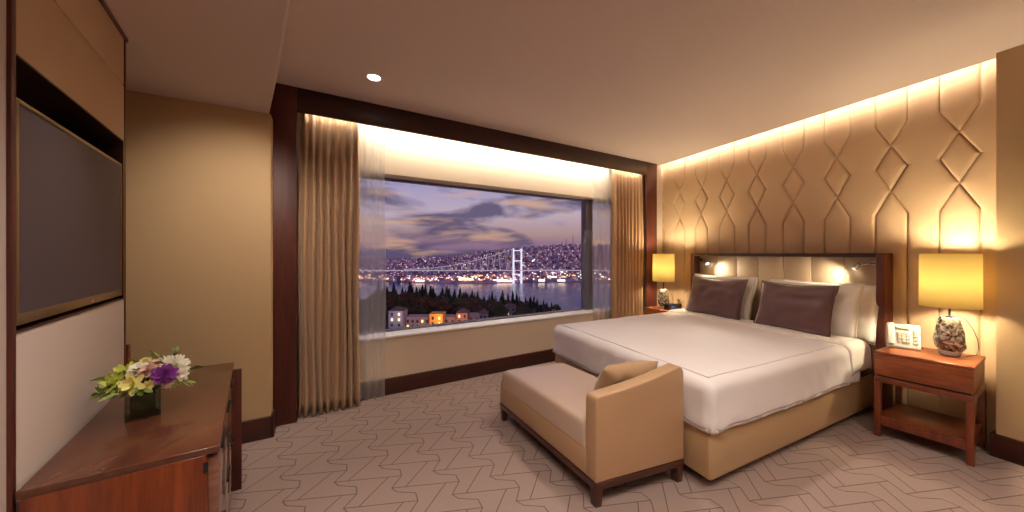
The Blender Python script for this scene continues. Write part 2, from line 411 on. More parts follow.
# ------------------------------------------------------------------ television wall
def tv_wall():
    t = .40
    zn0, zn1 = 1.138, 1.884; n0, n1 = .004, TVL-.016
    # upper beige panels
    r = thing('media_wall', 'beige panelled television wall with dark niche and wooden edges beside the cabinet', 'wall unit', TV.p(0, 0, 0))
    m = MB(); TV.box(m, n0, n1, -t, 0, zn1, 2.146); m.build('upper_panel', M['panelb'], r, bevel=.002)
    m = MB(); TV.box(m, n0, n1, -t, 0, 2.151, SOF-.018); m.build('top_panel', M['panelb'], r, bevel=.002)
    m = MB(); TV.box(m, -.5, TVL+.012, -t, .008, SOF-.018, SOF); m.build('crown', M['mahog'], r, bevel=.002)
    m = MB(); TV.box(m, n0, n1, -t, 0, 0, zn0); m.build('lower_panel', M['panelw'], r, bevel=.002)
    m = MB(); TV.box(m, -.018, n0, -t, .006, 0, SOF-.018); m.build('side_post', M['mahog'], r, bevel=.002)
    m = MB(); TV.box(m, n1, n1+.014, -t, .003, 0, SOF-.018); m.build('side_post', M['mahog'], r, bevel=.002)
    m = MB(); TV.box(m, n0, n1, -t, -.14, zn0, zn1); m.build('niche_back', M['black'], r)
    m = MB()
    for a0, a1, z0, z1 in ((n0, n1, zn0, zn0+.006), (n0, n1, zn1-.006, zn1), (n1-.02, n1-.0, zn0, zn1), (n0, n0+.006, zn0, zn1)):
        TV.box(m, a0, a1, -.14, .002, z0, z1)
    m.build('niche_lining', M['mahog_h'], r)
    m = MB(); TV.box(m, -.45, -.018, -.1, -.002, 0, SOF-.018); struct('wall_left_panel', m, M['panelw'])
    m = MB(); c = TV.p(-.45, 0); m.hexa([(c.x-.1, -1.7, 0), (c.x, -1.7, 0), (c.x, c.y, 0), (c.x-.1, c.y, 0)], [(c.x-.1, -1.7, SOF), (c.x, -1.7, SOF), (c.x, c.y, SOF), (c.x-.1, c.y, SOF)])
    struct('wall_left_front', m, M['wall'])
    # the television
    a0, a1, z0, z1 = .028, .858, 1.156, 1.772
    r = thing('television', 'flat black television with thin bronze bezel mounted in the wall niche', 'television', TV.p((a0+a1)/2, -.05, z0))
    m = MB(); TV.box(m, a0+.01, a1-.01, -.06, -.012, z0+.01, z1-.01); m.build('case', M['black'], r, bevel=.004)
    m = MB(); bz = .012
    for q in ((a0, a1, z1-bz, z1), (a0, a1, z0, z0+.03), (a0, a0+bz, z0, z1), (a1-bz, a1, z0, z1)): TV.box(m, q[0], q[1], -.03, -.002, q[2], q[3])
    m.build('bezel', M['gold'], r, bevel=.002)
    m = MB(); TV.box(m, a0+bz, a1-bz, -.012, -.006, z0+.03, z1-bz); m.build('screen', M['screen'], r)
    m = MB(); TV.box(m, .50, .524, -.003, 0.0, z0+.010, z0+.018); m.build('maker_mark', M['chrome'], r)
    m = MB(); TV.box(m, .35, .5, -.14, -.06, 1.35, 1.5); m.build('bracket', M['darkmetal'], r)
tv_wall()

# ------------------------------------------------------------------ low cabinet on the left
CZ = .73
def cabinet():
    A = Vector((-.948, 1.071)); B = Vector((-1.596, 1.894)); D = Vector((-1.345, .855)); C = B+(D-A)*1.10
    D = TV.p(-.02, .012).xy; C2 = Vector((-1.99, 1.665))
    q = Quad(A, B, C2, D)           # a: near -> far, b: front -> wall
    r = thing('media_cabinet', 'long polished mahogany cabinet under the television with flowers on top', 'cabinet', q.p(.5, .5, 0))
    # top slab keeps clear of the panel by following its line
    P = [A, B, Vector((-1.93, 1.70)), TV.p(TVL+.03, .012).xy, D]
    m = MB(); m.hexa([(p.x, p.y, CZ-.022) for p in P], [(p.x, p.y, CZ) for p in P]); m.build('cabinet_top', M['cabtop'], r, bevel=.002)
    fr = Fr(A, B-A); L = (B-A).length          # b positive = left of direction = away from the aisle? check sign
    sgn = 1 if fr.v.dot(D-A) > 0 else -1
    fr.v = (D-A).normalized(); W = (D-A).length
    # carcass
    def ins(a, b): return fr.p(a, b)
    P2 = [fr.p(.012, .03).xy, fr.p(L-.012, .03).xy, Vector((-1.90, 1.685)), TV.p(TVL+.03, .02).xy, TV.p(0.01, .02).xy+Vector((0.0, .0))]
    P2[4] = fr.p(.012, W-.02).xy
    m = MB(); m.hexa([(p.x, p.y, .06) for p in P2], [(p.x, p.y, CZ-.022) for p in P2]); m.build('carcass', M['cabface'], r, bevel=.002)
    m = MB(); fr.box(m, 0, .012, .034, W-.005, .02, CZ-.022); m.build('end_panel', M['cabface'], r, bevel=.002)
    m = MB(); fr.box(m, L-.022, L+.0, -.035, .3, 0, CZ-.04); m.build('end_panel', M['mahog'], r, bevel=.002)
    # front: three stacks of drawers seen at a grazing angle
    nd = 3
    for k in range(nd):
        a0 = .014+(L-.045)/nd*k; a1 = a0+(L-.045)/nd-.006
        for z0, z1 in ((.40, CZ-.035), (.08, .394)):
            m = MB(); fr.box(m, a0, a1, .004, .03, z0, z1); d = m.build('drawer', M['cabdrawer'], r, bevel=.002)
            h = MB(); fr.box(h, (a0+a1)/2-.06, (a0+a1)/2+.06, -.006, .004, z1-.03, z1-.018); h.build('handle', M['darkmetal'], d, bevel=.002)
    m = MB(); fr.box(m, -.004, .0, .028, .040, CZ-.075, CZ-.045); m.build('latch', M['blackplastic'], r)
    m = MB(); fr.box(m, .03, L-.03, .06, .2, 0, .06); m.build('plinth', M['black'], r)
    # small wooden upstand at the far back corner
    m = MB(); u = Vector((-2.062, 1.735)); f2 = Fr(u, (1, .55)); f2.box(m, -.005, .03, 0, .03, 0, .868); o = m.build('upright_board', M['nightleg'], None, bevel=.002)
    tag(o, 'narrow wooden board standing upright behind the cabinet at the wall', 'board')
cabinet()

# ------------------------------------------------------------------ curtains
def curtain(name, label, sa, sb, bmid, amp, npl, z0, z1, m, cat, thick=True, flare=0., seed=0, taper=0.):
    mb = MB(); nu = npl*12; nv = 26
    rnd = random.Random(seed); ph = [rnd.uniform(-.5, .5) for _ in range(npl+2)]; aw = [rnd.uniform(.7, 1.15) for _ in range(npl+2)]
    def P(i, j):
        t = i/nu; v = j/nv; k = t*npl; kk = int(k)
        a = aw[kk]*(1-(k-kk))+aw[kk+1]*(k-kk)
        p_ = ph[kk]*(1-(k-kk))+ph[kk+1]*(k-kk)
        open_ = .55+.45*min(1, (1-v)*2.2)
        w = math.sin(2*PI*k+p_+.25*math.sin(3*v+p_*4))
        w = math.copysign(abs(w)**.8, w)
        s = sa+(sb-sa)*(t+taper*(t-.5)*(1-v)*.1)+.006*math.sin(9*v+k)
        b = bmid+amp*a*open_*w*(1+flare*(1-v))
        if v > .97: b = bmid+(b-bmid)*.5
        z = z0+(z1-z0)*v+(.006*math.sin(2*PI*k+1) if j == 0 else 0)
        return WIN.p(s, b, z)
    ngrid(mb, P, nu, nv)
    o = mb.build(name, m, None, smooth=True)
    if thick:
        md = o.modifiers.new('t', 'SOLIDIFY'); md.thickness = .004
    tag(o, label, cat)
    return o
curtain('curtain', 'heavy gold-brown pleated curtain hanging at the left end of the window', s_at(299, .05), s_at(359, .06), .072, .038, 8, .012, 2.598, M['curtain'], 'curtain', seed=3)
curtain('curtain', 'heavy gold-brown pleated curtain hanging at the right end of the window near the lamp', s_at(612, .08), 4.375, .072, .036, 9, .012, 2.598, M['curtain'], 'curtain', seed=5)
curtain('sheer_curtain', 'thin white see-through curtain beside the left heavy curtain', s_at(352, .13), s_at(385.5, .13), .140, .014, 4, .010, 2.598, M['sheer'], 'curtain', False, seed=8)
curtain('sheer_curtain', 'thin white see-through curtain beside the right heavy curtain', s_at(593, .13), s_at(616, .13), .140, .014, 4, .010, 2.598, M['sheer'], 'curtain', False, seed=9)

# ------------------------------------------------------------------ bed
C1 = Vector((1.118, 1.858)); C2 = Vector((3.075, 2.800)); C3 = Vector((2.43, 4.40)); C4 = Vector((.44, 3.42))
BED = Quad(C1, C2, C3, C4)         # a: foot -> head, b: near side -> window side
HB0 = HEAD.o+HEAD.u*0
def hb_a(px, b):
    r = (px-512)/FOC; o = HEAD.o+HEAD.v*b
    return (r*o.y-o.x)/(HEAD.u.x-r*HEAD.u.y)
def bed():
    r = thing('bed', 'large bed with tan leather base and wood framed headboard against the padded wall', 'bed', BED.p(.5, .5, 0))
    m = MB(); BED.box(m, 0, 1, 0, 1, .06, .335); m.build('bed_base', M['bedbase'], r, bevel=.02, seg=3)
    m = MB(); BED.box(m, .006, .99, .006, .99, .335, .352); m.build('painted_shadow_gap', M['benchwood'], r)  # dark strip standing in for the shadow between duvet and base
    m = MB(); BED.box(m, .06, .98, .08, .92, 0.0, .06); m.build('plinth', M['black'], r)
    m = MB(); BED.box(m, .012, .995, .012, .988, .352, .585); m.build('mattress', M['sheet'], r, bevel=.05, seg=4)
    # headboard
    t = .145
    a0 = hb_a(885, t); a1 = hb_a(690.5, t); H = 1.358; fw = .055
    m = MB()
    HEAD.box(m, a0, a0+fw, .012, t, .05, H); m.build('headboard_post', M['mahog'], r, bevel=.003)
    m = MB(); HEAD.box(m, a1-fw, a1, .012, t, .05, H); m.build('headboard_post', M['mahog'], r, bevel=.003)
    m = MB(); HEAD.box(m, a0+fw, a1-fw, .012, t, H-.035, H); m.build('headboard_rail', M['mahog_h'], r, bevel=.003)
    n = 7
    for k in range(n):
        w = (a1-a0-2*fw)/n; x = a0+fw+w*k
        m = MB(); HEAD.box(m, x+.0015, x+w-.0015, .012, .045, .3, H-.035); m.build('headboard_panel', M['hbpanel'], r, bevel=.006)
    return a0, a1, fw, t
HBA0, HBA1, HBFW, HBT = bed()

# duvet: cloth over the bed
def duvet():
    W = 1.75; L = 2.15
    r_ = .055; top = .615
    mb = MB()
    xs0, xs1 = -.30, .84*L     # along bed, foot overhang .30
    nu, nv = 90, 110
    drop_s = .315
    def P(i, j):
        a = xs0+(xs1-xs0)*i/nu; b = -drop_s+(W+2*drop_s)*j/nv
        ca = max(a, .045); cb = min(max(b, .045), W-.045)
        dx = a-ca; dy = b-cb; Ld = math.hypot(dx, dy)
        h = 0; z = top
        if Ld > 1e-6:
            if Ld < r_*PI/2: h = r_*math.sin(Ld/r_); z -= r_*(1-math.cos(Ld/r_))
            else: h = r_+.05*(Ld-r_*PI/2); z -= r_+(Ld-r_*PI/2)
            ca += dx/Ld*h; cb += dy/Ld*h
        z = max(z, .352)
        nz = noise.noise(Vector((a*2.2, b*2.2, 3)))*.010+noise.noise(Vector((a*6, b*5, 1)))*.004
        if Ld < .02: z += nz
        else:
            w = noise.noise(Vector((a*9, b*9, 2)))*.010*min(1, Ld*6)
            ca += dx/Ld*w; cb += dy/Ld*w
            if dy and not dx: z += .012*noise.noise(Vector((a*3.2, 5, 0)))*min(1, Ld*4)
        z += .012*max(0, 1-abs(a-1.2)/1.2)*max(0, 1-abs(b-W/2)/(W/2))
        return BED.p(ca/L, cb/W, z)
    ngrid(mb, P, nu, nv)
    r = thing('duvet', 'smooth ivory duvet spread over the bed, hanging down at foot and sides', 'duvet', BED.p(.4, .5, .6))
    o = mb.build('cover', M['duvet'], r, smooth=True); md = o.modifiers.new('t', 'SOLIDIFY'); md.thickness = .022; md.offset = 0
    # turned-down band near the pillows
    mb = MB()
    def P2(i, j):
        t = i/14; b = -.20+(W+.40)*j/nv
        a = L*(.765)+t*.16*L
        cb = min(max(b, .045), W-.045); dy = b-cb; Ld = abs(dy); z = top+.028; h = 0
        if Ld > 1e-6:
            if Ld < r_*PI/2: h = (r_+.012)*math.sin(Ld/r_); z -= (r_)*(1-math.cos(Ld/r_))
            else: h = r_+.012+.05*(Ld-r_*PI/2); z -= r_+(Ld-r_*PI/2)
            cb += math.copysign(h, dy)
        a += .03*noise.noise(Vector((b*2, 0, 4)))*(1-t)
        z += -.022*(abs(2*t-1)**6)+.006*noise.noise(Vector((a*5, b*4, 7)))
        return BED.p(a/L, cb/W, z)
    ngrid(mb, P2, 14, nv)
    o = mb.build('turned_down_edge', M['sheet'], r, smooth=True); md = o.modifiers.new('t', 'SOLIDIFY'); md.thickness = .012; md.offset = 0
    # stitched border line along foot and sides
    mb = MB()
    for (a0, b0, a1, b1) in ((.05, .05, .05, W-.05), (.05, .05, 1.6, .05)):
        pts = [BED.p((a0+(a1-a0)*k/40)/L, (b0+(b1-b0)*k/40)/W, top+.0135+noise.noise(Vector(((a0+(a1-a0)*k/40)*2.2, (b0+(b1-b0)*k/40)*2.2, 3)))*.010+.012*max(0, 1-abs((a0+(a1-a0)*k/40)-1.2)/1.2)*max(0, 1-abs((b0+(b1-b0)*k/40)-W/2)/(W/2))) for k in range(41)]
        tube(mb, pts, .0035, 6)
    mb.build('stitched_border', M['duvet'], r, smooth=True)
duvet()

def pillows():
    up = Vector((0, 0, 1))
    hd = (HEAD.u.to_3d()*-1).normalized()     # towards the near side
    out = HEAD.v.to_3d().normalized()         # into the room
    def put(name, label, cat, group, m, a, b, z, w, h, t, tilt, seed, yaw=0, piping=None, pinch=.10):
        # a along the wall, b off the wall (lower edge), tilt from the vertical, lower edge rests at z
        x = hd.copy(); x.rotate(Matrix.Rotation(yaw, 3, 'Z'))
        o2 = out.copy(); o2.rotate(Matrix.Rotation(yaw, 3, 'Z'))
        y = up*math.cos(tilt)-o2*math.sin(tilt)
        base = HEAD.p(a, b, z); c = base+y*(h/2)
        me = pillow_mesh(frame_mat(c, x, y), w, h, t, seed, pinch=pinch)
        if piping:
            r = thing(name, label, cat, tuple(base), group)
            o = link('cushion', me, m, r, True)
            mb = MB(); mt = frame_mat(c, x, y); pts = []
            for k in range(64):
                s = k/16; side = int(s); f = -1+2*(s-side)
                u, v = [(f, -1), (1, f), (-f, 1), (-1, -f)][side]
                px = u*w/2*(1-pinch*(1-v*v)*.35*abs(u)); py = v*h/2*(1-pinch*(1-u*u)*.55*abs(v))
                pts.append(mt @ Vector((px, py, 0)))
            pts.append(pts[0]); tube(mb, pts, .005, 6); mb.build('piping', piping, r, smooth=True)
        else:
            o = link(name, me, m, None, True); tag(o, label, cat, group)
        return o
    aN, aF = HBA0+.06, HBA1-.06
    L = aF-aN
    wp = mat('white_piping', (.75, .68, .6), .7)
    put('pillow', 'white pillow standing at the back, nearest the lit table lamp side with the telephone', 'pillow', 'white pillows', M['white_pillow'], aN+.33, .225, .60, .72, .50, .135, R(15), 1, piping=wp)
    put('pillow', 'white pillow standing at the back on the window side of the bed', 'pillow', 'white pillows', M['white_pillow'], aF-.38, .225, .60, .78, .50, .135, R(15), 2, piping=wp)
    put('pillow', 'white pillow in front, half covered by the nearer plum cushion', 'pillow', 'white pillows', M['white_pillow'], aN+.40, .365, .635, .74, .48, .13, R(16), 3, piping=wp)
    put('pillow', 'white pillow in front, half covered by the plum cushion closer to the window', 'pillow', 'white pillows', M['white_pillow'], aF-.46, .365, .635, .76, .48, .13, R(16), 4, piping=wp)
    pp = mat('plum_piping', (.10, .05, .05), .5)
    put('throw_cushion', 'plum cushion leaning on the near white pillows, the larger looking of the two', 'cushion', 'plum cushions', M['purple'], aN+.445, .50, .635, .62, .46, .12, R(17), 5, piping=pp, pinch=.2)
    put('throw_cushion', 'plum cushion leaning on the white pillows on the window side', 'cushion', 'plum cushions', M['purple'], aF-.50, .50, .635, .68, .46, .12, R(17), 6, piping=pp, pinch=.2)
pillows()

# reading lights on the headboard
def reading_light(a, sgn, label):
    base = HEAD.p(a, .05, 1.27)
    r = thing('reading_light', label, 'reading light', tuple(base), 'headboard reading lights')
    m = MB(); tube(m, [HEAD.p(a, .045, 1.27), HEAD.p(a, .058, 1.27)], .022, 16); m.build('wall_plate', M['chrome'], r, smooth=False)
    m = MB(); tube(m, [HEAD.p(a, .055, 1.27), HEAD.p(a+sgn*.03, .085, 1.265), HEAD.p(a+sgn*.09, .10, 1.25)], .007, 8); m.build('arm', M['chrome'], r, smooth=True)
    m = MB(); tube(m, [HEAD.p(a+sgn*.085, .10, 1.262), HEAD.p(a+sgn*.12, .095, 1.225)], [.014, .024], 16); m.build('lamp_head', M['chrome'], r, smooth=True)
    m = MB(); tube(m, [HEAD.p(a+sgn*.1205, .0945, 1.2245), HEAD.p(a+sgn*.1215, .0943, 1.2235)], .020, 16); m.build('lens', M['downlens'], r)
    ld = bpy.data.lights.new('reading_spot', 'SPOT'); ld.energy = 9; ld.color = (1, .86, .62); ld.spot_size = R(130); ld.spot_blend = .8; ld.shadow_soft_size = .02
    lo = bpy.data.objects.new('reading_spot', ld); COL.objects.link(lo); lo.location = HEAD.p(a+sgn*.140, .130, 1.212)
    d = (HEAD.u.to_3d()*sgn*1.0+Vector((0, 0, -.55))+HEAD.v.to_3d()*.12).normalized()
    lo.rotation_euler = d.to_track_quat('-Z', 'Y').to_euler()
reading_light(HBA1-HBFW-.035, -1, 'small chrome reading light on the window end of the headboard')
reading_light(HBA0+HBFW+.035, 1, 'small chrome reading light on the headboard end nearer the telephone')

# ------------------------------------------------------------------ nightstands
def nightstand(q, label, z):
    # q: Quad with a along the front (0 far/window side .. 1 near), b front -> wall
    r = thing('nightstand', label, 'nightstand', tuple(q.p(.5, .5, 0)), 'wooden nightstands')
    zt = z
    m = MB(); q.box(m, 0, 1, 0, 1, zt-.018, zt); m.build('table_top', M['night'], r, bevel=.002)
    m = MB(); q.box(m, .012, .988, .03, .99, zt-.175, zt-.018); m.build('carcass', M['night'], r, bevel=.002)
    m = MB(); q.box(m, .004, .996, .0, .03, zt-.172, zt-.022); d = m.build('drawer', M['night'], r, bevel=.003)
    m = MB(); q.box(m, .03, .97, .012, .03, zt-.182, zt-.172); m.build('finger_groove', M['black'], d)
    m = MB(); q.box(m, 0, 1, 0, 1, zt-.225, zt-.185); m.build('apron', M['nightleg'], r, bevel=.003)
    for a0, b0 in ((0, 0), (.925, 0), (.925, .92), (0, .92)):
        m = MB(); q.box(m, a0, a0+.075, b0, b0+.08, 0, zt-.225); m.build('leg', M['nightleg'], r, bevel=.003)
    m = MB(); q.box(m, .02, .98, .02, .98, .135, .155); m.build('shelf', M['nightleg'], r, bevel=.002)
    m = MB(); q.box(m, .075, .925, .01, .05, .09, .135); m.build('shelf_rail', M['nightleg'], r, bevel=.002)
    m = MB(); q.box(m, .94, .98, .08, .92, .09, .135); m.build('shelf_rail', M['nightleg'], r, bevel=.002)
    return r
NQ = Quad((2.700, 2.462), (2.922, 2.085), (3.325, 2.315), (3.115, 2.672))
nightstand(NQ, 'reddish wooden nightstand with one drawer and open shelf on the near side of the bed', .63)
NL = Quad((1.80, 4.70), (2.02, 4.33), (2.40, 4.53), (2.20, 4.88))
NL = Quad((1.86, 4.65), (2.02, 4.33), (2.42, 4.51), (2.27, 4.84))
nightstand(NL, 'wooden nightstand between bed and right curtain, mostly hidden behind the bed', .60)

# ------------------------------------------------------------------ table lamps
def lamp(c, z, label, power, cordside=1):
    r = thing('table_lamp', label, 'lamp', (c[0], c[1], z), 'table lamps beside the bed')
    rs = random.getstate(); random.seed(4)
    m = MB(); lathe(m, (c[0], c[1], z+.035), [(.052, 0), (.072, .03), (.076, .07), (.066, .14), (.050, .215), (.046, .235)], 9, jitter=.09, rot=.3)
    m.build('marbled_glass_body', M['marble'], r, bevel=.004)
    m = MB(); lathe(m, (c[0], c[1], z), [(.040, 0), (.046, .006), (.056, .034)], 9, rot=.3); m.build('glass_foot', M['clear'], r, bevel=.002)
    random.setstate(rs)
    m = MB(); lathe(m, (c[0], c[1], z+.27), [(.018, 0), (.018, .008), (.006, .012), (.006, .42)], 12); m.build('stem', M['darkmetal'], r)
    zs0, zs1 = .975-z, 1.352-z
    m = MB(); lathe(m, (c[0], c[1], z+zs0), [(.139, 0), (.137, zs1-zs0)], 48, cap=False); sh = m.build('lamp_shade', M['shade'], r, smooth=True)
    md = sh.modifiers.new('t', 'SOLIDIFY'); md.thickness = .0015
    m = MB()
    for k in range(3):
        a = 2*PI*k/3+.4; tube(m, [(c[0], c[1], z+zs1-.03), (c[0]+.136*math.cos(a), c[1]+.136*math.sin(a), z+zs1-.012)], .0018, 6)
    m.build('spider', M['darkmetal'], sh)
    m = MB(); lathe(m, (c[0], c[1], z+zs0+.12), [(.012, 0), (.03, .04), (.03, .07), (.012, .10)], 16); m.build('bulb', emit('bulb_glow', (1, .75, .45), 8), r, smooth=True)
    pts = [Vector((c[0], c[1], z+.272))]
    e = HEAD.u.to_3d()*-1
    for dx, dz in ((.03, .285), (.06, .26), (.085, .2), (.105, .13), (.11, .07), (.10, .02), (.06, .004)):
        pts.append(Vector((c[0], c[1], z+dz))+e*dx-HEAD.v.to_3d()*.06*min(1, dx*12))
    m = MB(); tube(m, pts, .0022, 6); m.build('cord', M['darkmetal'], r, smooth=True)
    for nm, dz, en in (('lamp_glow', .305, power*.62), ('lamp_glow', .10, power*.5)):
        ld = bpy.data.lights.new(nm, 'POINT'); ld.energy = en; ld.color = (1, .83, .52); ld.shadow_soft_size = .045
        lo = bpy.data.objects.new(nm, ld); COL.objects.link(lo); lo.location = (c[0], c[1], z+zs0+dz)
    return r
lamp((3.115, 2.350), .63, 'glowing yellow drum lamp with smoky glass body on the near nightstand', 46)
lamp((2.085, 4.545), .60, 'glowing yellow drum lamp between the right curtain and the headboard', 46)

# ------------------------------------------------------------------ telephone, clock, small plant
def telephone():
    z = .63; f = Fr((2.905, 2.560), (.12, -.13)); f.v = Vector((-f.u.y, f.u.x))
    if f.v.dot(NQ.c[3]-NQ.c[0]) < 0: f.v = -f.v
    w, d = .170, .13
    r = thing('telephone', 'cream desk telephone with keypad on the near nightstand beside the lamp', 'telephone', tuple(f.p(w/2, d/2, z)))
    def slab(m, a0, a1, t0, t1, h0, h1, th=.0):
        # point on sloping face: t 0..1 from front-low to back-high
        def P(a, t, h): return f.p(a, .0+.075*t-.85*h, z+.022+.155*t+h*.4)
        lo = [P(a0, t0, h0), P(a1, t0, h0), P(a1, t1, h0), P(a0, t1, h0)]; hi = [P(a0, t0, h1), P(a1, t0, h1), P(a1, t1, h1), P(a0, t1, h1)]
        m.hexa(lo, hi)
    m = MB(); m.hexa([f.p(0, 0, z), f.p(w, 0, z), f.p(w, d, z), f.p(0, d, z)], [f.p(0, .0, z+.022), f.p(w, .0, z+.022), f.p(w, .085, z+.178), f.p(0, .085, z+.178)])
    m.build('phone_base', M['phone'], r, bevel=.005)
    m = MB(); slab(m, .004, .040, .02, 1.0, .004, .026); m.build('handset', M['phone'], r, bevel=.006)
    m = MB(); slab(m, .052, .125, .80, .95, .003, .005); m.build('display', M['phonekey'], r)
    for i in range(3):
        for j in range(4):
            m = MB(); slab(m, .060+i*.022, .076+i*.022, .18+j*.14, .28+j*.14, .003, .008); m.build('key', M['phonekey'], r)
    for j in range(5):
        m = MB(); slab(m, .138, .160, .15+j*.16, .24+j*.16, .003, .007); m.build('side_key', M['phonekey'], r)
telephone()
def clock():
    f = Fr((2.09, 4.395), NL.c[1]-NL.c[0]); z = .60
    f = Fr((2.120, 4.50), (.9, -.42)); 
    r = thing('alarm_clock', 'black box shaped alarm clock with blue display behind the bed', 'clock', tuple(f.p(.1, .03, z)))
    f.o = Vector((2.09, 4.39)); f.u = Vector((.87, .49)).normalized(); f.v = Vector((-f.u.y, f.u.x))
    m = MB(); f.box(m, 0, .17, 0, .08, z, z+.075); m.build('clock_case', M['blackplastic'], r, bevel=.006)
    m = MB(); f.box(m, .05, .12, -.002, .0, z+.02, z+.055); m.build('clock_display', M['clockface'], r)
    r2 = thing('potted_plant', 'tiny dark leafy plant in a round pot beside the far lamp', 'plant', (2.30, 4.54, z))
    m = MB(); lathe(m, (2.30, 4.54, z), [(.028, 0), (.036, .03), (.03, .07)], 14); m.build('pot', M['blackplastic'], r2, smooth=True)
    m = MB()
    for k in range(26):
        a = random.uniform(0, 2*PI); ra = random.uniform(.01, .055); zz = z+.07+random.uniform(0, .055)
        c = Vector((2.30+ra*math.cos(a), 4.54+ra*math.sin(a), zz)); u = Vector((math.cos(a), math.sin(a), .5))*.02; w = Vector((-math.sin(a), math.cos(a), 0))*.010
        m.add([c-u, c+w, c+u, c-w], [(0, 1, 2, 3)])
    m.build('leaves', mat('dark_leaf', (.05, .045, .02), .5), r2)
clock()

# ------------------------------------------------------------------ bench
def bench():
    N1 = Vector((.443, 1.742)); N2 = Vector((1.020, 1.955)); N3 = Vector((-.100, 2.70)); N4 = Vector((.440, 2.92))
    q = Quad(N1, N3, N4, N2)       # a: near arm -> far end, b: front -> bed
    r = thing('bench', 'tan leather chaise bench with one raised arm standing at the foot of the bed', 'bench', tuple(q.p(.5, .5, 0)))
    m = MB(); q.box(m, .0, 1, 0, 1, .095, .135); m.build('wooden_rail', M['benchwood'], r, bevel=.003)
    for a, b in ((0, 0), (.95, 0), (.95, .92), (0, .92)):
        m = MB(); p = [q.p(a+x*.05, b+y*.08, .135) for x, y in ((0, 0), (1, 0), (1, 1), (0, 1))]
        c = sum(p, Vector())/4; lo = [c+(v-c)*.72 for v in p]; lo = [Vector((v.x, v.y, 0)) for v in lo]; m.hexa(lo, p); m.build('leg', M['benchwood'], r, bevel=.002)
    m = MB(); q.box(m, .06, 1, 0, 1, .135, .285); m.build('seat_base', M['leather'], r, bevel=.012, seg=3)
    # seat cushion, softly domed
    m = MB(); n = 26
    def P(i, j):
        u = -1+2*i/n; v = -1+2*j/n
        u = math.copysign(abs(u)**.6, u); v = math.copysign(abs(v)**.6, v); e = (max(0, 1-abs(u)**26)**.5)*(max(0, 1-abs(v)**20)**.5)
        return q.p(.075+(.925)*(u+1)/2, .0+(v+1)/2, .285+.130*e**.8+.012*(1-u*u)*(1-v*v))
    ngrid(m, P, n, n); m.build('seat_cushion', M['seatleather'], r, smooth=True, subsurf=1)
    # arm: rises towards the bed with rounded corners
    m = MB(); prof = []
    zt0, zt1 = .592, .685
    prof = [(0, .135), (1, .135)]
    for k in range(7): a = k/6*PI/2; prof.append((1-.055+.055*math.cos(a), zt1-.05+.05*math.sin(a)))
    for k in range(1, 6): t = k/6; prof.append((.945*(1-t)+.04*t, zt1*(1-t)+(zt0)*t-.012*math.sin(PI*t)))
    for k in range(5): a = PI/2+k/4*PI/2; prof.append((.035+.035*math.cos(a), zt0-.03+.03*math.sin(a)))
    lo = [q.p(-.0, b, z) for b, z in prof]; hi = [q.p(.075, b, z) for b, z in prof]
    m.hexa(lo, hi); m.build('arm', M['leather'], r, bevel=.009, seg=3)
    # bolster cushion leaning on the arm
    u = (N3-N1).normalized().to_3d(); v = (N2-N1).normalized().to_3d(); up = Vector((0, 0, 1))
    c = q.p(.225, .70, .425)+up*.118
    y = (up*math.cos(R(30))-u*math.sin(R(30)))
    me = pillow_mesh(frame_mat(c, v, y), .42, .28, .15, 9, wr=.008); o = link('cushion', me, M['pillowtan'], None, True)
    tag(o, 'small tan cushion leaning inside the arm of the bench', 'cushion')
bench()

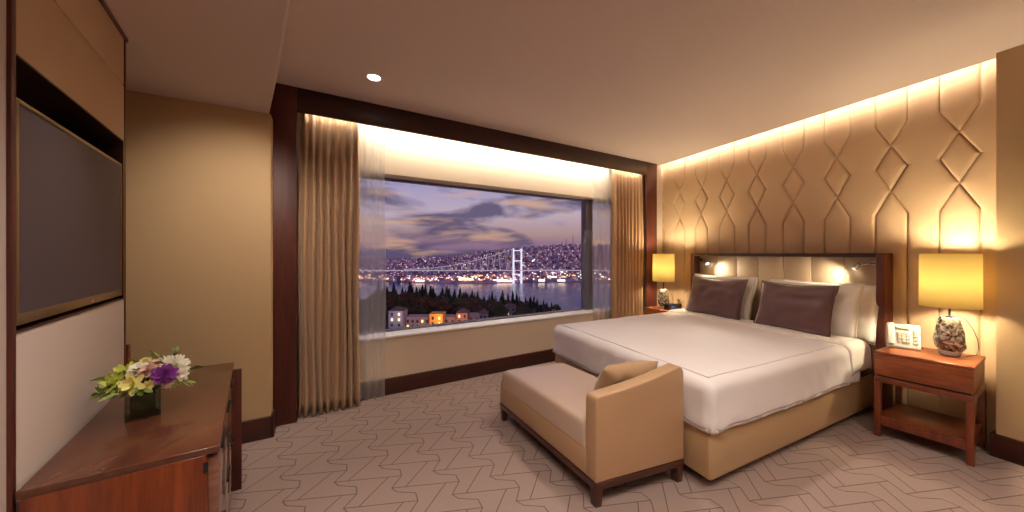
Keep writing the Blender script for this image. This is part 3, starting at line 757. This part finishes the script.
# ------------------------------------------------------------------ flowers on the cabinet
def flowers():
    c = Vector((-1.425, 1.275)); z = CZ
    f = Fr(c, (.67, .75))
    r = thing('flower_vase', 'low square glass vase lined with a dark leaf on the cabinet', 'vase', (c.x, c.y, z))
    hw = .046; H = .092
    m = MB()
    for q in ((-hw, hw, -hw, -hw+.006), (-hw, hw, hw-.006, hw), (-hw, -hw+.006, -hw+.006, hw-.006), (hw-.006, hw, -hw+.006, hw-.006)): f.box(m, q[0], q[1], q[2], q[3], z, z+H)
    f.box(m, -hw, hw, -hw, hw, z, z+.014); m.build('glass_walls', mat('vase_wall', (.50, .55, .54), .04, .8, coat=1), r, bevel=.0015)
    o = r.children[0]
    o.data.materials[0] = M['vglass']
    m = MB(); f.box(m, -hw+.012, hw-.012, -hw+.012, hw-.012, z+.016, z+H-.006); m.build('leaf_lining', mat('vase_leaf', (.035, .055, .02), .4), r, bevel=.008)
    rnd = random.Random(11)
    gl = mat('petal_lime', (.50, .56, .10), .6, .3); wh = mat('petal_white', (.80, .76, .64), .6, .3); pk = mat('petal_blush', (.66, .44, .36), .6, .3)
    pu = mat('petal_purple', (.20, .035, .26), .55, .3); gr = mat('leaf_green', (.16, .25, .05), .5, .3); g2 = mat('leaf_fresh', (.27, .38, .08), .5, .3); st = mat('stem_green', (.08, .12, .03), .6)
    ye = mat('petal_cream', (.78, .72, .30), .6, .3)
    def petal(m, base, d, side, L, W, curl):
        n = d.cross(side).normalized(); vs = []; N = 5
        for i in range(N+1):
            t = i/N; w = W*math.sin(PI*min(1, .12+.80*t))**.8; p = base+d*(L*t)+n*(curl*L*(t*t))
            vs += [p-side*w/2+n*.12*w, p, p+side*w/2+n*.12*w]
        fs = []
        for i in range(N):
            for k in range(2): fs.append((i*3+k, i*3+k+1, (i+1)*3+k+1, (i+1)*3+k))
        m.add(vs, fs)
    def bloom(name, label, pos, rad, m_, layers, per, axis, curl, group='blooms in the square vase', wid=.75, closed=0., centre=None):
        a = Vector(axis).normalized(); t1 = a.orthogonal().normalized(); t2 = a.cross(t1)
        P = Vector(pos)
        rr = thing(name, label, 'flower', tuple(P), group)
        m = MB()
        for l in range(layers):
            el = (l+.3)/layers*(1.25-closed)+closed*.6
            for k in range(per):
                ang = 2*PI*(k+l*.5)/per+rnd.uniform(-.15, .15)
                out = t1*math.cos(ang)+t2*math.sin(ang); sd = -t1*math.sin(ang)+t2*math.cos(ang)
                d = (out*math.cos(el)+a*math.sin(el)).normalized()
                petal(m, P+a*(.003*l), d, sd, rad*(1-.13*l)*rnd.uniform(.9, 1.1), rad*wid*(1-.1*l), curl)
        m.build('petals', m_, rr, smooth=True)
        if centre:
            m = MB(); lathe(m, tuple(P+a*rad*.15), [(.001, -.004), (rad*.16, 0), (rad*.12, .006), (.001, .009)], 8); m.build('flower_centre', centre, rr, smooth=True)
        m = MB(); tube(m, [P-a*.002, (P+Vector((c.x, c.y, z+.075)))/2+Vector((0, 0, .006)), Vector((c.x+rnd.uniform(-.02, .02), c.y+rnd.uniform(-.02, .02), z+.06))], .0028, 6); m.build('stem', st, rr, smooth=True)
    X = Vector((.97, -.1, 0)); Y = Vector((.1, .97, 0))
    def pos(x, y, h): return (c.x+.67*.80*(x+.030)-.61*y, c.y+.75*.80*(x+.030)+.55*y, z+.012+h)
    bloom('chrysanthemum', 'full white bloom at the right of the vase', pos(.072, .02, .150), .052, wh, 7, 20, (.75, -.2, .75), .12, wid=.26, closed=.15)
    bloom('rose', 'deep purple bloom at the front right of the vase', pos(.038, -.045, .133), .042, pu, 6, 9, (.75, -.5, .55), .12, wid=.55, closed=.25)
    bloom('rose', 'blush pink bloom in the middle of the bouquet', pos(-.012, -.015, .150), .036, pk, 4, 7, (-.1, -.6, .8), -.08, closed=.3)
    bloom('rose', 'pale pink bloom behind the purple one', pos(.015, .03, .160), .036, pk, 4, 7, (.1, -.2, .95), -.08, closed=.3)
    bloom('rose', 'cream pink bloom at the upper left of the bouquet', pos(-.045, .02, .158), .036, wh, 4, 7, (.3, -.5, .8), -.08, closed=.25)
    bloom('lily', 'open lime yellow flower at the front left hanging over the rim', pos(-.060, -.040, .118), .048, ye, 2, 6, (.3, -.85, .4), .2, wid=.5, centre=gl)
    bloom('lily', 'lime green flower at the far left of the bouquet', pos(-.115, -.005, .128), .046, gl, 2, 6, (-.1, -.8, .6), .2, wid=.42, centre=gl)
    bloom('lily', 'yellow green flower at the left back of the bouquet', pos(-.085, .035, .150), .046, gl, 2, 6, (.1, -.5, .8), .2, wid=.42, centre=gl)
    bloom('carnation', 'small yellow bloom over the front rim of the vase', pos(-.008, -.058, .108), .024, ye, 3, 8, (0, -.9, .3), .1, wid=.6)
    bloom('carnation', 'small blush bloom at the right front rim of the vase', pos(.052, -.058, .103), .022, pk, 3, 8, (.2, -.9, .2), .1, wid=.6)
    bloom('carnation', 'small cream bloom at the far right below the white one', pos(.098, -.03, .118), .026, wh, 3, 8, (.7, -.6, .3), .1, wid=.6)
    bloom('carnation', 'small cream bud at the top middle of the bouquet', pos(-.02, .05, .175), .024, ye, 3, 8, (0, -.2, 1), .1, wid=.6)
    def sprig(label, tip, n, L, m_):
        P = Vector(tip); root = Vector((c.x, c.y, z+.075))
        rr = thing('leafy_sprig', label, 'foliage', tuple(root), 'green sprigs in the vase')
        pts = [root, root.lerp(P, .5)+Vector((0, 0, .015)), P]
        m = MB(); tube(m, pts, .0018, 5); m.build('stem', st, rr, smooth=True)
        m = MB()
        for k in range(n):
            t = .35+.65*k/(n-1); b = root.lerp(P, t)+Vector((0, 0, .03*math.sin(PI*t)*.5))
            d0 = (P-root).normalized(); a = rnd.uniform(0, 2*PI); side = d0.orthogonal().normalized(); side.rotate(Matrix.Rotation(a, 3, d0))
            d = (d0*.7+side*.8).normalized(); petal(m, b, d, d.cross(d0).normalized(), L*rnd.uniform(.8, 1.2), L*.34, .15)
        m.build('leaves', m_, rr, smooth=True)
    sp = [('green sprig pointing left out of the vase, lowest', (-.165, -.03, .108), 12, .042, gr), ('green sprig pointing left above the lime flower', (-.15, .04, .150), 12, .04, g2),
          ('green sprig rising at the back left of the bouquet', (-.05, .09, .185), 13, .038, g2), ('green sprig rising at the back middle of the bouquet', (.02, .08, .192), 13, .038, g2),
          ('tall dark green sprig at the back right of the bouquet', (.085, .07, .205), 10, .036, gr), ('green sprig pointing right past the white bloom', (.15, .01, .135), 10, .036, gr),
          ('green sprig drooping at the front right of the vase', (.12, -.07, .098), 10, .034, g2), ('green leaf sprig over the front left rim', (-.03, -.075, .100), 8, .034, gr),
          ('light green sprig in the middle behind the blush bloom', (.045, .045, .178), 12, .036, g2), ('lime green sprig at the left front of the bouquet', (-.115, -.055, .105), 10, .036, g2)]
    for l, t, n, L, m_ in sp: sprig(l, pos(*t), n, L, m_)
flowers()

# ------------------------------------------------------------------ ceiling downlight in view
def downlight(x, y):
    r = thing('ceiling_light', 'small round recessed downlight glowing in the ceiling near the window', 'ceiling light', (x, y, CEIL))
    m = MB(); lathe(m, (x, y, CEIL-.006), [(.046, .0), (.058, .0), (.060, .006), (.046, .006), (.046, 0)], 32, cap=False); m.build('trim_ring', M['whitetrim'], r, smooth=False)
    m = MB(); lathe(m, (x, y, CEIL-.004), [(.046, 0), (.046, .003)], 32); m.build('lens', M['downlens'], r)
downlight(-1.045, 2.498)

def light(name, typ, loc, energy, col, size=.1, d=(0, 0, -1), spot=None, sy=None, blend=.6, spread=None):
    ld = bpy.data.lights.new(name, typ); ld.energy = energy; ld.color = col
    if typ == 'AREA':
        ld.shape = 'RECTANGLE' if sy else 'SQUARE'; ld.size = size
        if sy: ld.size_y = sy
        if spread: ld.spread = spread
    else: ld.shadow_soft_size = size
    if spot: ld.spot_size = R(spot); ld.spot_blend = blend
    o = bpy.data.objects.new(name, ld); COL.objects.link(o); o.location = loc
    o.rotation_euler = Vector(d).to_track_quat('-Z', 'Y').to_euler(); return o
WARM = (1, .85, .70); WARM2 = (1, .70, .40)
light('downlight_and_fill_spot', 'SPOT', (-1.045, 2.498, CEIL-.02), 14, WARM, .05, spot=100)
for x, y, e in ((.35, .55, 95), (1.9, .55, 95), (1.0, 2.55, 60), (.5, -.7, 90), (2.6, -.6, 90)):  # added fill spots without fixtures, raising the general room light
    light('downlight_and_fill_spot', 'SPOT', (x, y, CEIL-.02), e, WARM, .06, spot=130, blend=.9)
light('downlight_and_fill_spot', 'SPOT', (-1.25, 1.62, SOF-.02), 55, WARM, .08, d=(-.75, .75, -1), spot=85, blend=1)
light('downlight_and_fill_spot', 'SPOT', (-1.13, 1.18, SOF-.02), 22, WARM, .06, d=(-.12, .05, -1), spot=68, blend=.9)  # added spot brightening cabinet and flowers, no fixture there
light('downlight_and_fill_spot', 'SPOT', (-.3, .3, SOF-.02), 58, WARM, .06, spot=120, blend=.9)  # another added fill spot, under the dropped ceiling
# led strip in the slot above the bed wall
def strip_light(fr, a0, a1, b, z, e, col, d, w=.02):
    n = fr.p((a0+a1)/2, b, z)
    ld = bpy.data.lights.new('led_strip', 'AREA'); ld.shape = 'RECTANGLE'; ld.size = abs(a1-a0); ld.size_y = w; ld.energy = e; ld.color = col
    o = bpy.data.objects.new('led_strip', ld); COL.objects.link(o); o.location = n
    x = fr.u.to_3d().normalized(); zc = -Vector(d).normalized(); y = zc.cross(x).normalized(); x = y.cross(zc)
    o.matrix_world = Matrix.Translation(n) @ Matrix((x, y, zc)).transposed().to_4x4()
strip_light(HEAD, -.1, 2.95, .13, CEIL+.13, 17, (1, .88, .70), -HEAD.v.to_3d()*.6+Vector((0, 0, -1)), .03)
strip_light(WIN, .2, 4.3, .042, 2.56, 23, (1, .86, .66), WIN.v.to_3d()*1.2+Vector((0, 0, -1)), .02)

# ------------------------------------------------------------------ the view outside
def outside():
    rnd = random.Random(5)
    WZ = -45.
    wm = bpy.data.materials.new('bay_water'); wm.use_nodes = True; n = wm.node_tree; p = n.nodes['Principled BSDF']
    p.inputs['Base Color'].default_value = (.045, .10, .28, 1); p.inputs['Roughness'].default_value = .22; p.inputs['Specular IOR Level'].default_value = .6
    tc = n.nodes.new('ShaderNodeTexCoord'); mp = n.nodes.new('ShaderNodeMapping'); mp.inputs['Scale'].default_value = (.12, .03, 1)
    t = n.nodes.new('ShaderNodeTexNoise'); t.inputs['Scale'].default_value = 1; t.inputs['Detail'].default_value = 4
    b = n.nodes.new('ShaderNodeBump'); b.inputs['Strength'].default_value = .5; b.inputs['Distance'].default_value = 1.5
    n.links.new(tc.outputs['Object'], mp.inputs['Vector']); n.links.new(mp.outputs['Vector'], t.inputs['Vector']); n.links.new(t.outputs['Fac'], b.inputs['Height']); n.links.new(b.outputs['Normal'], p.inputs['Normal'])
    mb = MB(); mb.hexa([(-900, 60, WZ-1), (700, 60, WZ-1), (900, 1100, WZ-1), (-1300, 1100, WZ-1)], [(-900, 60, WZ), (700, 60, WZ), (900, 1100, WZ), (-1300, 1100, WZ)])
    tag(mb.build('bay_water', wm), kind='structure')
    def hill(x, y):
        """height of the far shore; x is the sideways slope x/y"""
        s = x/y
        k = min(1, max(0, (s+.45)/.75))
        top = -15+40*k**1.35+7*math.sin(s*9+1)
        shore = 535+18*math.sin(s*11)
        u = (y-shore)/(900-shore)
        if u < 0: return WZ-3
        h = WZ+1.5+(top-WZ)*(min(1, u)**.75)
        return h+4*noise.noise(Vector((x*.01, y*.012, 0)))*u
    mb = MB(); nu, nv = 90, 40
    def P(i, j):
        s = -.75+1.4*i/nu; y = 500+560*j/nv; return (s*y, y, hill(s*y, y))
    ngrid(mb, P, nu, nv)
    hm = mat('far_hillside', (.10, .075, .12), .95, .1, var=.5, vscale=.05, emis=(.11, .075, .13), estr=.35)
    hm = mat('far_hillside', (.36, .25, .38), .95, .1, var=.5, vscale=.05)  # lightened mauve base colour stands in for distance haze
    tag(mb.build('far_hillside', hm, smooth=True), kind='structure')
    # buildings and lights over the far shore: beyond counting
    mb = MB(); ml = MB()
    for k in range(3600):
        s = rnd.uniform(-.68, .5); y = 540+rnd.random()**1.3*380; x = s*y; z = hill(x, y)
        if z < WZ+1: continue
        w = rnd.uniform(3, 7); h = rnd.uniform(3, 8); mi = rnd.choice((0, 0, 1, 2))
        mb.hexa([(x-w/2, y-w/2, z-2), (x+w/2, y-w/2, z-2), (x+w/2, y+w/2, z-2), (x-w/2, y+w/2, z-2)], [(x-w/2, y-w/2, z+h), (x+w/2, y-w/2, z+h), (x+w/2, y+w/2, z+h), (x-w/2, y+w/2, z+h)], mi)
        for q in range(rnd.choice((0, 1, 1, 2))):
            wx = x+rnd.uniform(-w/2, w/2); wz = z+rnd.uniform(.5, h); e = rnd.choice((.3, .38, .45, .6)); yy = y-w/2-.3
            mi = rnd.choice((0, 0, 1, 2, 2, 3, 3, 3))
            ml.add([(wx-e, yy, wz-e), (wx+e, yy, wz-e), (wx+e, yy, wz+e), (wx-e, yy, wz+e)], [(0, 1, 2, 3)], mi)
    tag(mb.build('city_houses', [mat('hazed_house_mauve', (.55, .36, .52), .9), mat('hazed_house_pale', (.80, .58, .70), .9), mat('far_house_dark', (.24, .16, .27), .9)]),  # house colours paled towards mauve to imitate haze
        'countless small houses crowding the far shore and hill across the water', 'town', kind='stuff')
    # shore lights, denser and brighter
    for k in range(520):
        s = rnd.uniform(-.68, .5); y = 536+18*math.sin(s*11)+rnd.uniform(-1, 25); x = s*y; z = max(WZ+1, hill(x, y))+rnd.uniform(1, 5); e = rnd.choice((.4, .6, .9))
        w = e*rnd.choice((1, 1, 3))
        ml.add([(x-w, y-2, z-e), (x+w, y-2, z-e), (x+w, y-2, z+e), (x-w, y-2, z+e)], [(0, 1, 2, 3)], rnd.choice((0, 1, 2, 2)))
    for s0, y0, w, h in ((-.135, 528, 9, 2.6), (-.15, 528, 5, 1.6), (-.03, 530, 8, 1.8), (-.005, 530, 6, 1.2), (.09, 534, 5, 1.6), (.15, 534, 6, 1.4), (-.28, 530, 7, 1.2)):
        x = s0*y0; ml.hexa([(x-w, y0, WZ+2), (x+w, y0, WZ+2), (x+w, y0+3, WZ+2), (x-w, y0+3, WZ+2)], [(x-w, y0, WZ+2+2*h), (x+w, y0, WZ+2+2*h), (x+w, y0+3, WZ+2+2*h), (x-w, y0+3, WZ+2+2*h)], 0)
    tag(ml.build('city_lights', [emit('warm_city_light', (1, .70, .46), 2.1), emit('white_city_light', (1, .84, .88), 2.4), emit('orange_city_light', (1, .40, .16), 1.8), emit('pink_city_light', (.95, .55, .72), 1.4)]),
        'countless tiny glowing windows and street lamps across the far shore', 'city lights', kind='stuff')
    # suspension bridge
    BY = 515.; tw = emit('bridge_floodlit_glow', (.90, .86, 1), .75); cb = emit('bridge_lit_steel_glow', (.90, .70, .85), .36)  # towers, deck and cables emit to imitate floodlit steel
    r = thing('suspension_bridge', 'lit white suspension bridge crossing the bay toward the right shore', 'bridge', (8, BY, WZ))
    def px(x, y_=BY): return (x-512)/FOC*y_
    def pz(y, y_=BY): return EYE+(HOR-y)/FOC*y_
    ztop = pz(248.5); xt = px(517.5)
    for dx, dy in ((-6.2, 0), (6.2, 6)):
        m = MB(); w = 1.7
        m.hexa([(xt+dx-w, BY+dy-w, WZ), (xt+dx+w, BY+dy-w, WZ), (xt+dx+w, BY+dy+w, WZ), (xt+dx-w, BY+dy+w, WZ)], [(xt+dx-w*.7, BY+dy-w, ztop), (xt+dx+w*.7, BY+dy-w, ztop), (xt+dx+w*.7, BY+dy+w, ztop), (xt+dx-w*.7, BY+dy+w, ztop)]); m.build('tower_leg', tw, r)
    for zz in (ztop-4, ztop-20, pz(275)):
        m = MB(); m.hexa([(xt-6, BY-.5, zz), (xt+6, BY+5, zz), (xt+6, BY+7, zz), (xt-6, BY+1.5, zz)], [(xt-6, BY-.5, zz+1.5), (xt+6, BY+5, zz+1.5), (xt+6, BY+7, zz+1.5), (xt-6, BY+1.5, zz+1.5)]); m.build('cross_beam', tw, r)
    zd = pz(270.5)
    xl = px(300)
    m = MB(); m.hexa([(xl, BY+1, zd-1.0), (px(640), BY+1, zd-.6), (px(640), BY+7, zd-.6), (xl, BY+7, zd-1.0)], [(xl, BY+1, zd+.4), (px(640), BY+1, zd+.8), (px(640), BY+7, zd+.8), (xl, BY+7, zd+.4)]); m.build('bridge_deck', cb, r)
    xa = px(405)
    def zc(x): t = (x-xa)/(xt-7-xa); return zd+2+(ztop-zd-2)*max(0, t)**2
    for dy in (0, 8):
        m = MB(); tube(m, [(xa+(xt-7-xa)*k/24, BY+dy, zc(xa+(xt-7-xa)*k/24)) for k in range(25)], .42, 5); m.build('main_cable', cb, r)
        m = MB(); tube(m, [(xt+6, BY+dy, ztop), (px(534), BY+dy, pz(260)), (px(552), BY+dy, zd+1)], .2, 5); m.build('main_cable', cb, r)
    for k in range(34):
        x = xa+(xt-7-xa)*(k+.5)/34; m = MB(); lean = 2.2*(1 if k % 2 else -1)
        tube(m, [(x, BY, zc(x)), (x+lean, BY, zd)], .26, 4); m.build('hanger', cb, r)
    # radio masts on the hill
    for pxx, top_ in ((573, 235), (566, 239), (562, 241)):
        y = 880.; x = (pxx-512)/FOC*y; m = MB(); zb = hill(x, y)-2; tube(m, [(x, y, zb), (x, y, EYE+(HOR-top_)/FOC*y)], [1.0, .5], 6)
        o = m.build('radio_mast', mat('mast_steel', (.22, .18, .25), .8)); tag(o, {573: 'tall thin radio mast on the hill, the tallest', 566: 'thin radio mast on the hill, middle one', 562: 'thin radio mast on the hill, the shortest'}[pxx], 'mast', 'radio masts on the far hill')
    # near slope
    def slope(x, y):
        s = x/y
        return -17.5-.095*(y-80)-13*max(0, s+.28)*(y/150)+1.2*noise.noise(Vector((x*.04, y*.04, 1)))
    mb = MB()
    def P2(i, j):
        s = -1.1+1.7*i/60; y = 40+225*j/40; return (s*y, y, slope(s*y, y) if j < 40 else WZ-2)
    ngrid(mb, P2, 60, 40); tag(mb.build('near_slope', mat('dark_ground', (.035, .028, .022), .95, .1, var=.4, vscale=.2), smooth=True), kind='structure')
    cm = [mat('cypress_green', (.022, .030, .018), .9, .1, var=.5, vscale=.5), mat('autumn_crown', (.085, .038, .020), .9, .1, var=.5, vscale=.4), mat('olive_crown', (.045, .040, .020), .9, .1, var=.5, vscale=.4)]
    tk = mat('tree_trunk', (.03, .02, .015), .9)
    def tree_proto(kind, k):
        r = bpy.data.objects.new('cypress' if kind == 0 else 'broadleaf_tree', None); COL.objects.link(r); r.empty_display_size = 1
        m = MB(); n = 10; rows = 12
        vs = []; rr = random.Random(k)
        if kind == 0:
            prof = [(.15+1.5*math.sin(PI*(.08+.92*t)**.62)**.9*(1-t*.55), 1+9*t) for t in [i/rows for i in range(rows+1)]]
        else:
            prof = [(.2+3.0*math.sin(PI*min(.97, .06+t*.94))**.7, 2+5.5*t) for t in [i/rows for i in range(rows+1)]]
        lathe(m, (0, 0, 0), prof, n, jitter=.22)
        o = m.build('crown', cm[kind], r, smooth=True); dsp = None
        m = MB(); tube(m, [(0, 0, -1.5), (0, 0, 2.6)], [.35, .22], 6); m.build('trunk', tk, r)
        return r
    protos = [tree_proto(k % 3, k) for k in range(6)]
    used = set()
    def copy_tree(src):
        rr = src.copy(); COL.objects.link(rr)
        for ch in list(src.children):
            cc = ch.copy(); COL.objects.link(cc); cc.parent = rr
        return rr
    spots = []
    def place(k, x, y, sc, z=None):
        rad = sc*(1.9 if k % 3 == 0 else 3.3)
        if any(math.hypot(x-a, y-b) < rad+c_ for a, b, c_ in spots): return
        spots.append((x, y, rad))
        src = protos[k]
        o = src if k not in used else copy_tree(src)
        used.add(k); kind = k % 3
        o.location = (x, y, slope(x, y) if z is None else z); o.rotation_euler = (0, 0, rnd.uniform(0, 6)); o.scale = (sc*rnd.uniform(.85, 1.15),)*2+(sc,)
        tag(o, ['dark narrow evergreen in the wood between houses and water', 'brownish round tree in the wood between houses and water', 'olive round tree in the wood between houses and water'][kind], 'tree', ['cypresses in the wood', 'brown trees in the wood', 'olive trees in the wood'][kind])
    for k in range(90):     # front edge line of cypresses against the water
        s = -.42+.50*k/89+rnd.uniform(-.006, .006); y = 205+rnd.uniform(-12, 16); place(rnd.choice((0, 3)), s*y, y, rnd.uniform(.75, 1.35))
    for k in range(900):
        y = 96+rnd.random()**.8*108; s = rnd.uniform(-.42, .14); place(rnd.choice((0, 1, 2, 4, 5, 1)), s*y, y, rnd.uniform(.6, 1.05))
    # near houses by the window foot
    hs = [(388, 403, 311, 332, 84, 0, 'pale grey three storey house at the foot of the wood, leftmost'), (405, 430, 318, 333, 86, 1, 'low mauve flat roofed building right of the grey house'),
          (429, 443, 315, 330, 85, 2, 'house lit bright orange by street light'), (443, 456, 318, 330, 88, 1, 'low mauve building with dark windows right of the orange lit house'),
          (456, 468, 313, 327, 87, 3, 'salmon pink house right of the low mauve building'), (468, 480, 316, 327, 90, 1, 'low pale building right of the salmon house'),
          (478, 488, 314, 323, 92, 0, 'small bluish grey house at the right end of the row'), (505, 516, 307, 316, 104, 0, 'small grey house below the dark wood near the bridge')]
    hm_ = [mat('house_grey', (.34, .31, .36), .8), mat('house_mauve', (.42, .29, .30), .8), mat('house_lit_amber', (.85, .42, .10), .8), mat('house_salmon', (.55, .24, .18), .8)]  # the amber one carries orange street light in its colour
    dkw = mat('dark_window', (.03, .025, .03), .3); litw = emit('lit_window', (1, .6, .25), 1.6); rf = mat('roof_tile', (.16, .08, .07), .8)
    for x0, x1, y0, y1, Y, mi, lab in hs:
        X0, X1 = (x0-512)/FOC*Y+.12, (x1-512)/FOC*Y-.12; Z1 = EYE+(HOR-y0)/FOC*Y; Z0 = EYE+(HOR-y1)/FOC*Y-3; dp = 4.
        r = thing('house', lab, 'house', ((X0+X1)/2, Y, Z0), 'houses below the window')
        m = MB(); m.hexa([(X0, Y, Z0), (X1, Y, Z0), (X1, Y+dp, Z0), (X0, Y+dp, Z0)], [(X0, Y, Z1), (X1, Y, Z1), (X1, Y+dp, Z1), (X0, Y+dp, Z1)]); m.build('house_walls', hm_[mi], r)
        m = MB()
        if mi in (0, 3): m.add([(X0-.2, Y-.2, Z1), (X1+.2, Y-.2, Z1), (X1+.2, Y+dp, Z1), (X0-.2, Y+dp, Z1), ((X0+X1)/2-.5, Y+dp/2, Z1+.9), ((X0+X1)/2+.5, Y+dp/2, Z1+.9)], [(0, 1, 5, 4), (1, 2, 5), (2, 3, 4, 5), (3, 0, 4), (0, 3, 2, 1)])
        else: m.hexa([(X0-.1, Y-.1, Z1), (X1+.1, Y-.1, Z1), (X1+.1, Y+dp, Z1), (X0-.1, Y+dp, Z1)], [(X0-.1, Y-.1, Z1+.25), (X1+.1, Y-.1, Z1+.25), (X1+.1, Y+dp, Z1+.25), (X0-.1, Y+dp, Z1+.25)])
        m.build('roof', rf if mi in (0, 3) else hm_[mi], r)
        nc = max(2, int((X1-X0)/1.2)); nr = max(1, int((Z1-Z0-2)/1.4))
        for i in range(nc):
            for j in range(nr):
                xx = X0+(X1-X0)*(i+.5)/nc; zz = Z1-.8-j*1.35; m = MB()
                m.hexa([(xx-.25, Y-.06, zz-.4), (xx+.25, Y-.06, zz-.4), (xx+.25, Y, zz-.4), (xx-.25, Y, zz-.4)], [(xx-.25, Y-.06, zz+.3), (xx+.25, Y-.06, zz+.3), (xx+.25, Y, zz+.3), (xx-.25, Y, zz+.3)])
                m.build('window', litw if rnd.random() < .18 else dkw, r)
    # street light beside the house whose material is already orange
    X = (436-512)/FOC*80
    light('street_lamp_glow', 'POINT', (X, 81.5, EYE+(HOR-322)/FOC*80), 600, (1, .45, .12), .3)
    light('street_lamp_glow', 'POINT', ((395-512)/FOC*80, 80, EYE+(HOR-316)/FOC*80), 300, (.9, .75, .9), .3)
    light('street_lamp_glow', 'POINT', ((462-512)/FOC*80, 82, EYE+(HOR-318)/FOC*80), 350, (1, .6, .5), .3)
outside()

# ------------------------------------------------------------------ dusk sky
def world():
    w = bpy.data.worlds.new('dusk_sky'); S.world = w; w.use_nodes = True; n = w.node_tree; n.nodes.clear(); L = n.links.new
    tc = n.nodes.new('ShaderNodeTexCoord'); sep = n.nodes.new('ShaderNodeSeparateXYZ'); L(tc.outputs['Generated'], sep.inputs[0])
    grad = n.nodes.new('ShaderNodeValToRGB'); e = grad.color_ramp.elements
    e[0].position = 0; e[0].color = (.17, .10, .17, 1); e[1].position = 1; e[1].color = (.10, .12, .30, 1)
    for p, c in ((.03, (.26, .15, .21)), (.06, (.38, .24, .22)), (.12, (.46, .36, .42)), (.22, (.30, .27, .44)), (.4, (.16, .17, .38))):
        x = e.new(p); x.color = (*c, 1)
    L(sep.outputs['Z'], grad.inputs['Fac'])
    mp = n.nodes.new('ShaderNodeMapping'); mp.inputs['Scale'].default_value = (2.6, 2.6, 9.5); mp.inputs['Location'].default_value = (3.4, 1.0, .3); L(tc.outputs['Generated'], mp.inputs['Vector'])
    t = n.nodes.new('ShaderNodeTexNoise'); t.inputs['Scale'].default_value = 1.6; t.inputs['Detail'].default_value = 7; t.inputs['Roughness'].default_value = .5; t.inputs['Distortion'].default_value = .4
    L(mp.outputs['Vector'], t.inputs['Vector'])
    r = n.nodes.new('ShaderNodeValToRGB'); r.color_ramp.elements[0].position = .44; r.color_ramp.elements[1].position = .57; L(t.outputs['Fac'], r.inputs['Fac'])
    cl = n.nodes.new('ShaderNodeMix'); cl.data_type = 'RGBA'; cl.inputs[7].default_value = (.085, .065, .13, 1)
    mu = n.nodes.new('ShaderNodeMath'); mu.operation = 'MULTIPLY'; mu.inputs[1].default_value = .88
    L(r.outputs['Color'], mu.inputs[0]); L(mu.outputs[0], cl.inputs[0]); L(grad.outputs['Color'], cl.inputs[6])
    # warm glow band breaking through
    mp2 = n.nodes.new('ShaderNodeMapping'); mp2.inputs['Scale'].default_value = (3.2, 3.2, 20); mp2.inputs['Location'].default_value = (.7, 5.2, 2.1); L(tc.outputs['Generated'], mp2.inputs['Vector'])
    t2 = n.nodes.new('ShaderNodeTexNoise'); t2.inputs['Scale'].default_value = 1.3; t2.inputs['Detail'].default_value = 5; L(mp2.outputs['Vector'], t2.inputs['Vector'])
    r2 = n.nodes.new('ShaderNodeValToRGB'); r2.color_ramp.elements[0].position = .54; r2.color_ramp.elements[1].position = .68; L(t2.outputs['Fac'], r2.inputs['Fac'])
    wm = n.nodes.new('ShaderNodeMix'); wm.data_type = 'RGBA'; wm.inputs[7].default_value = (.62, .36, .20, 1)
    mu2 = n.nodes.new('ShaderNodeMath'); mu2.operation = 'MULTIPLY'; mu2.inputs[1].default_value = .75
    L(r2.outputs['Color'], mu2.inputs[0]); L(mu2.outputs[0], wm.inputs[0]); L(cl.outputs[2], wm.inputs[6])
    bg = n.nodes.new('ShaderNodeBackground'); bg.inputs[1].default_value = .85; L(wm.outputs[2], bg.inputs[0])
    o = n.nodes.new('ShaderNodeOutputWorld'); L(bg.outputs[0], o.inputs[0])
world()

# ------------------------------------------------------------------ camera
cd = bpy.data.cameras.new('camera'); cam = bpy.data.objects.new('camera', cd); COL.objects.link(cam); S.camera = cam
cam.location = (0, 0, EYE); cam.rotation_euler = (PI/2, 0, 0); cd.sensor_width = 36; cd.lens = FOC/1024*36; cd.shift_y = -(256-HOR)/1024; cd.clip_start = .02; cd.clip_end = 3000
S.view_settings.view_transform = 'Standard'; S.view_settings.look = 'None'; S.view_settings.gamma = 1; S.view_settings.exposure = .5; S.view_settings.use_curve_mapping = False
S.cycles.use_denoising = True
S.cycles.sample_clamp_indirect = 4
S.cycles.max_bounces = 10; S.cycles.diffuse_bounces = 6; S.cycles.transparent_max_bounces = 12
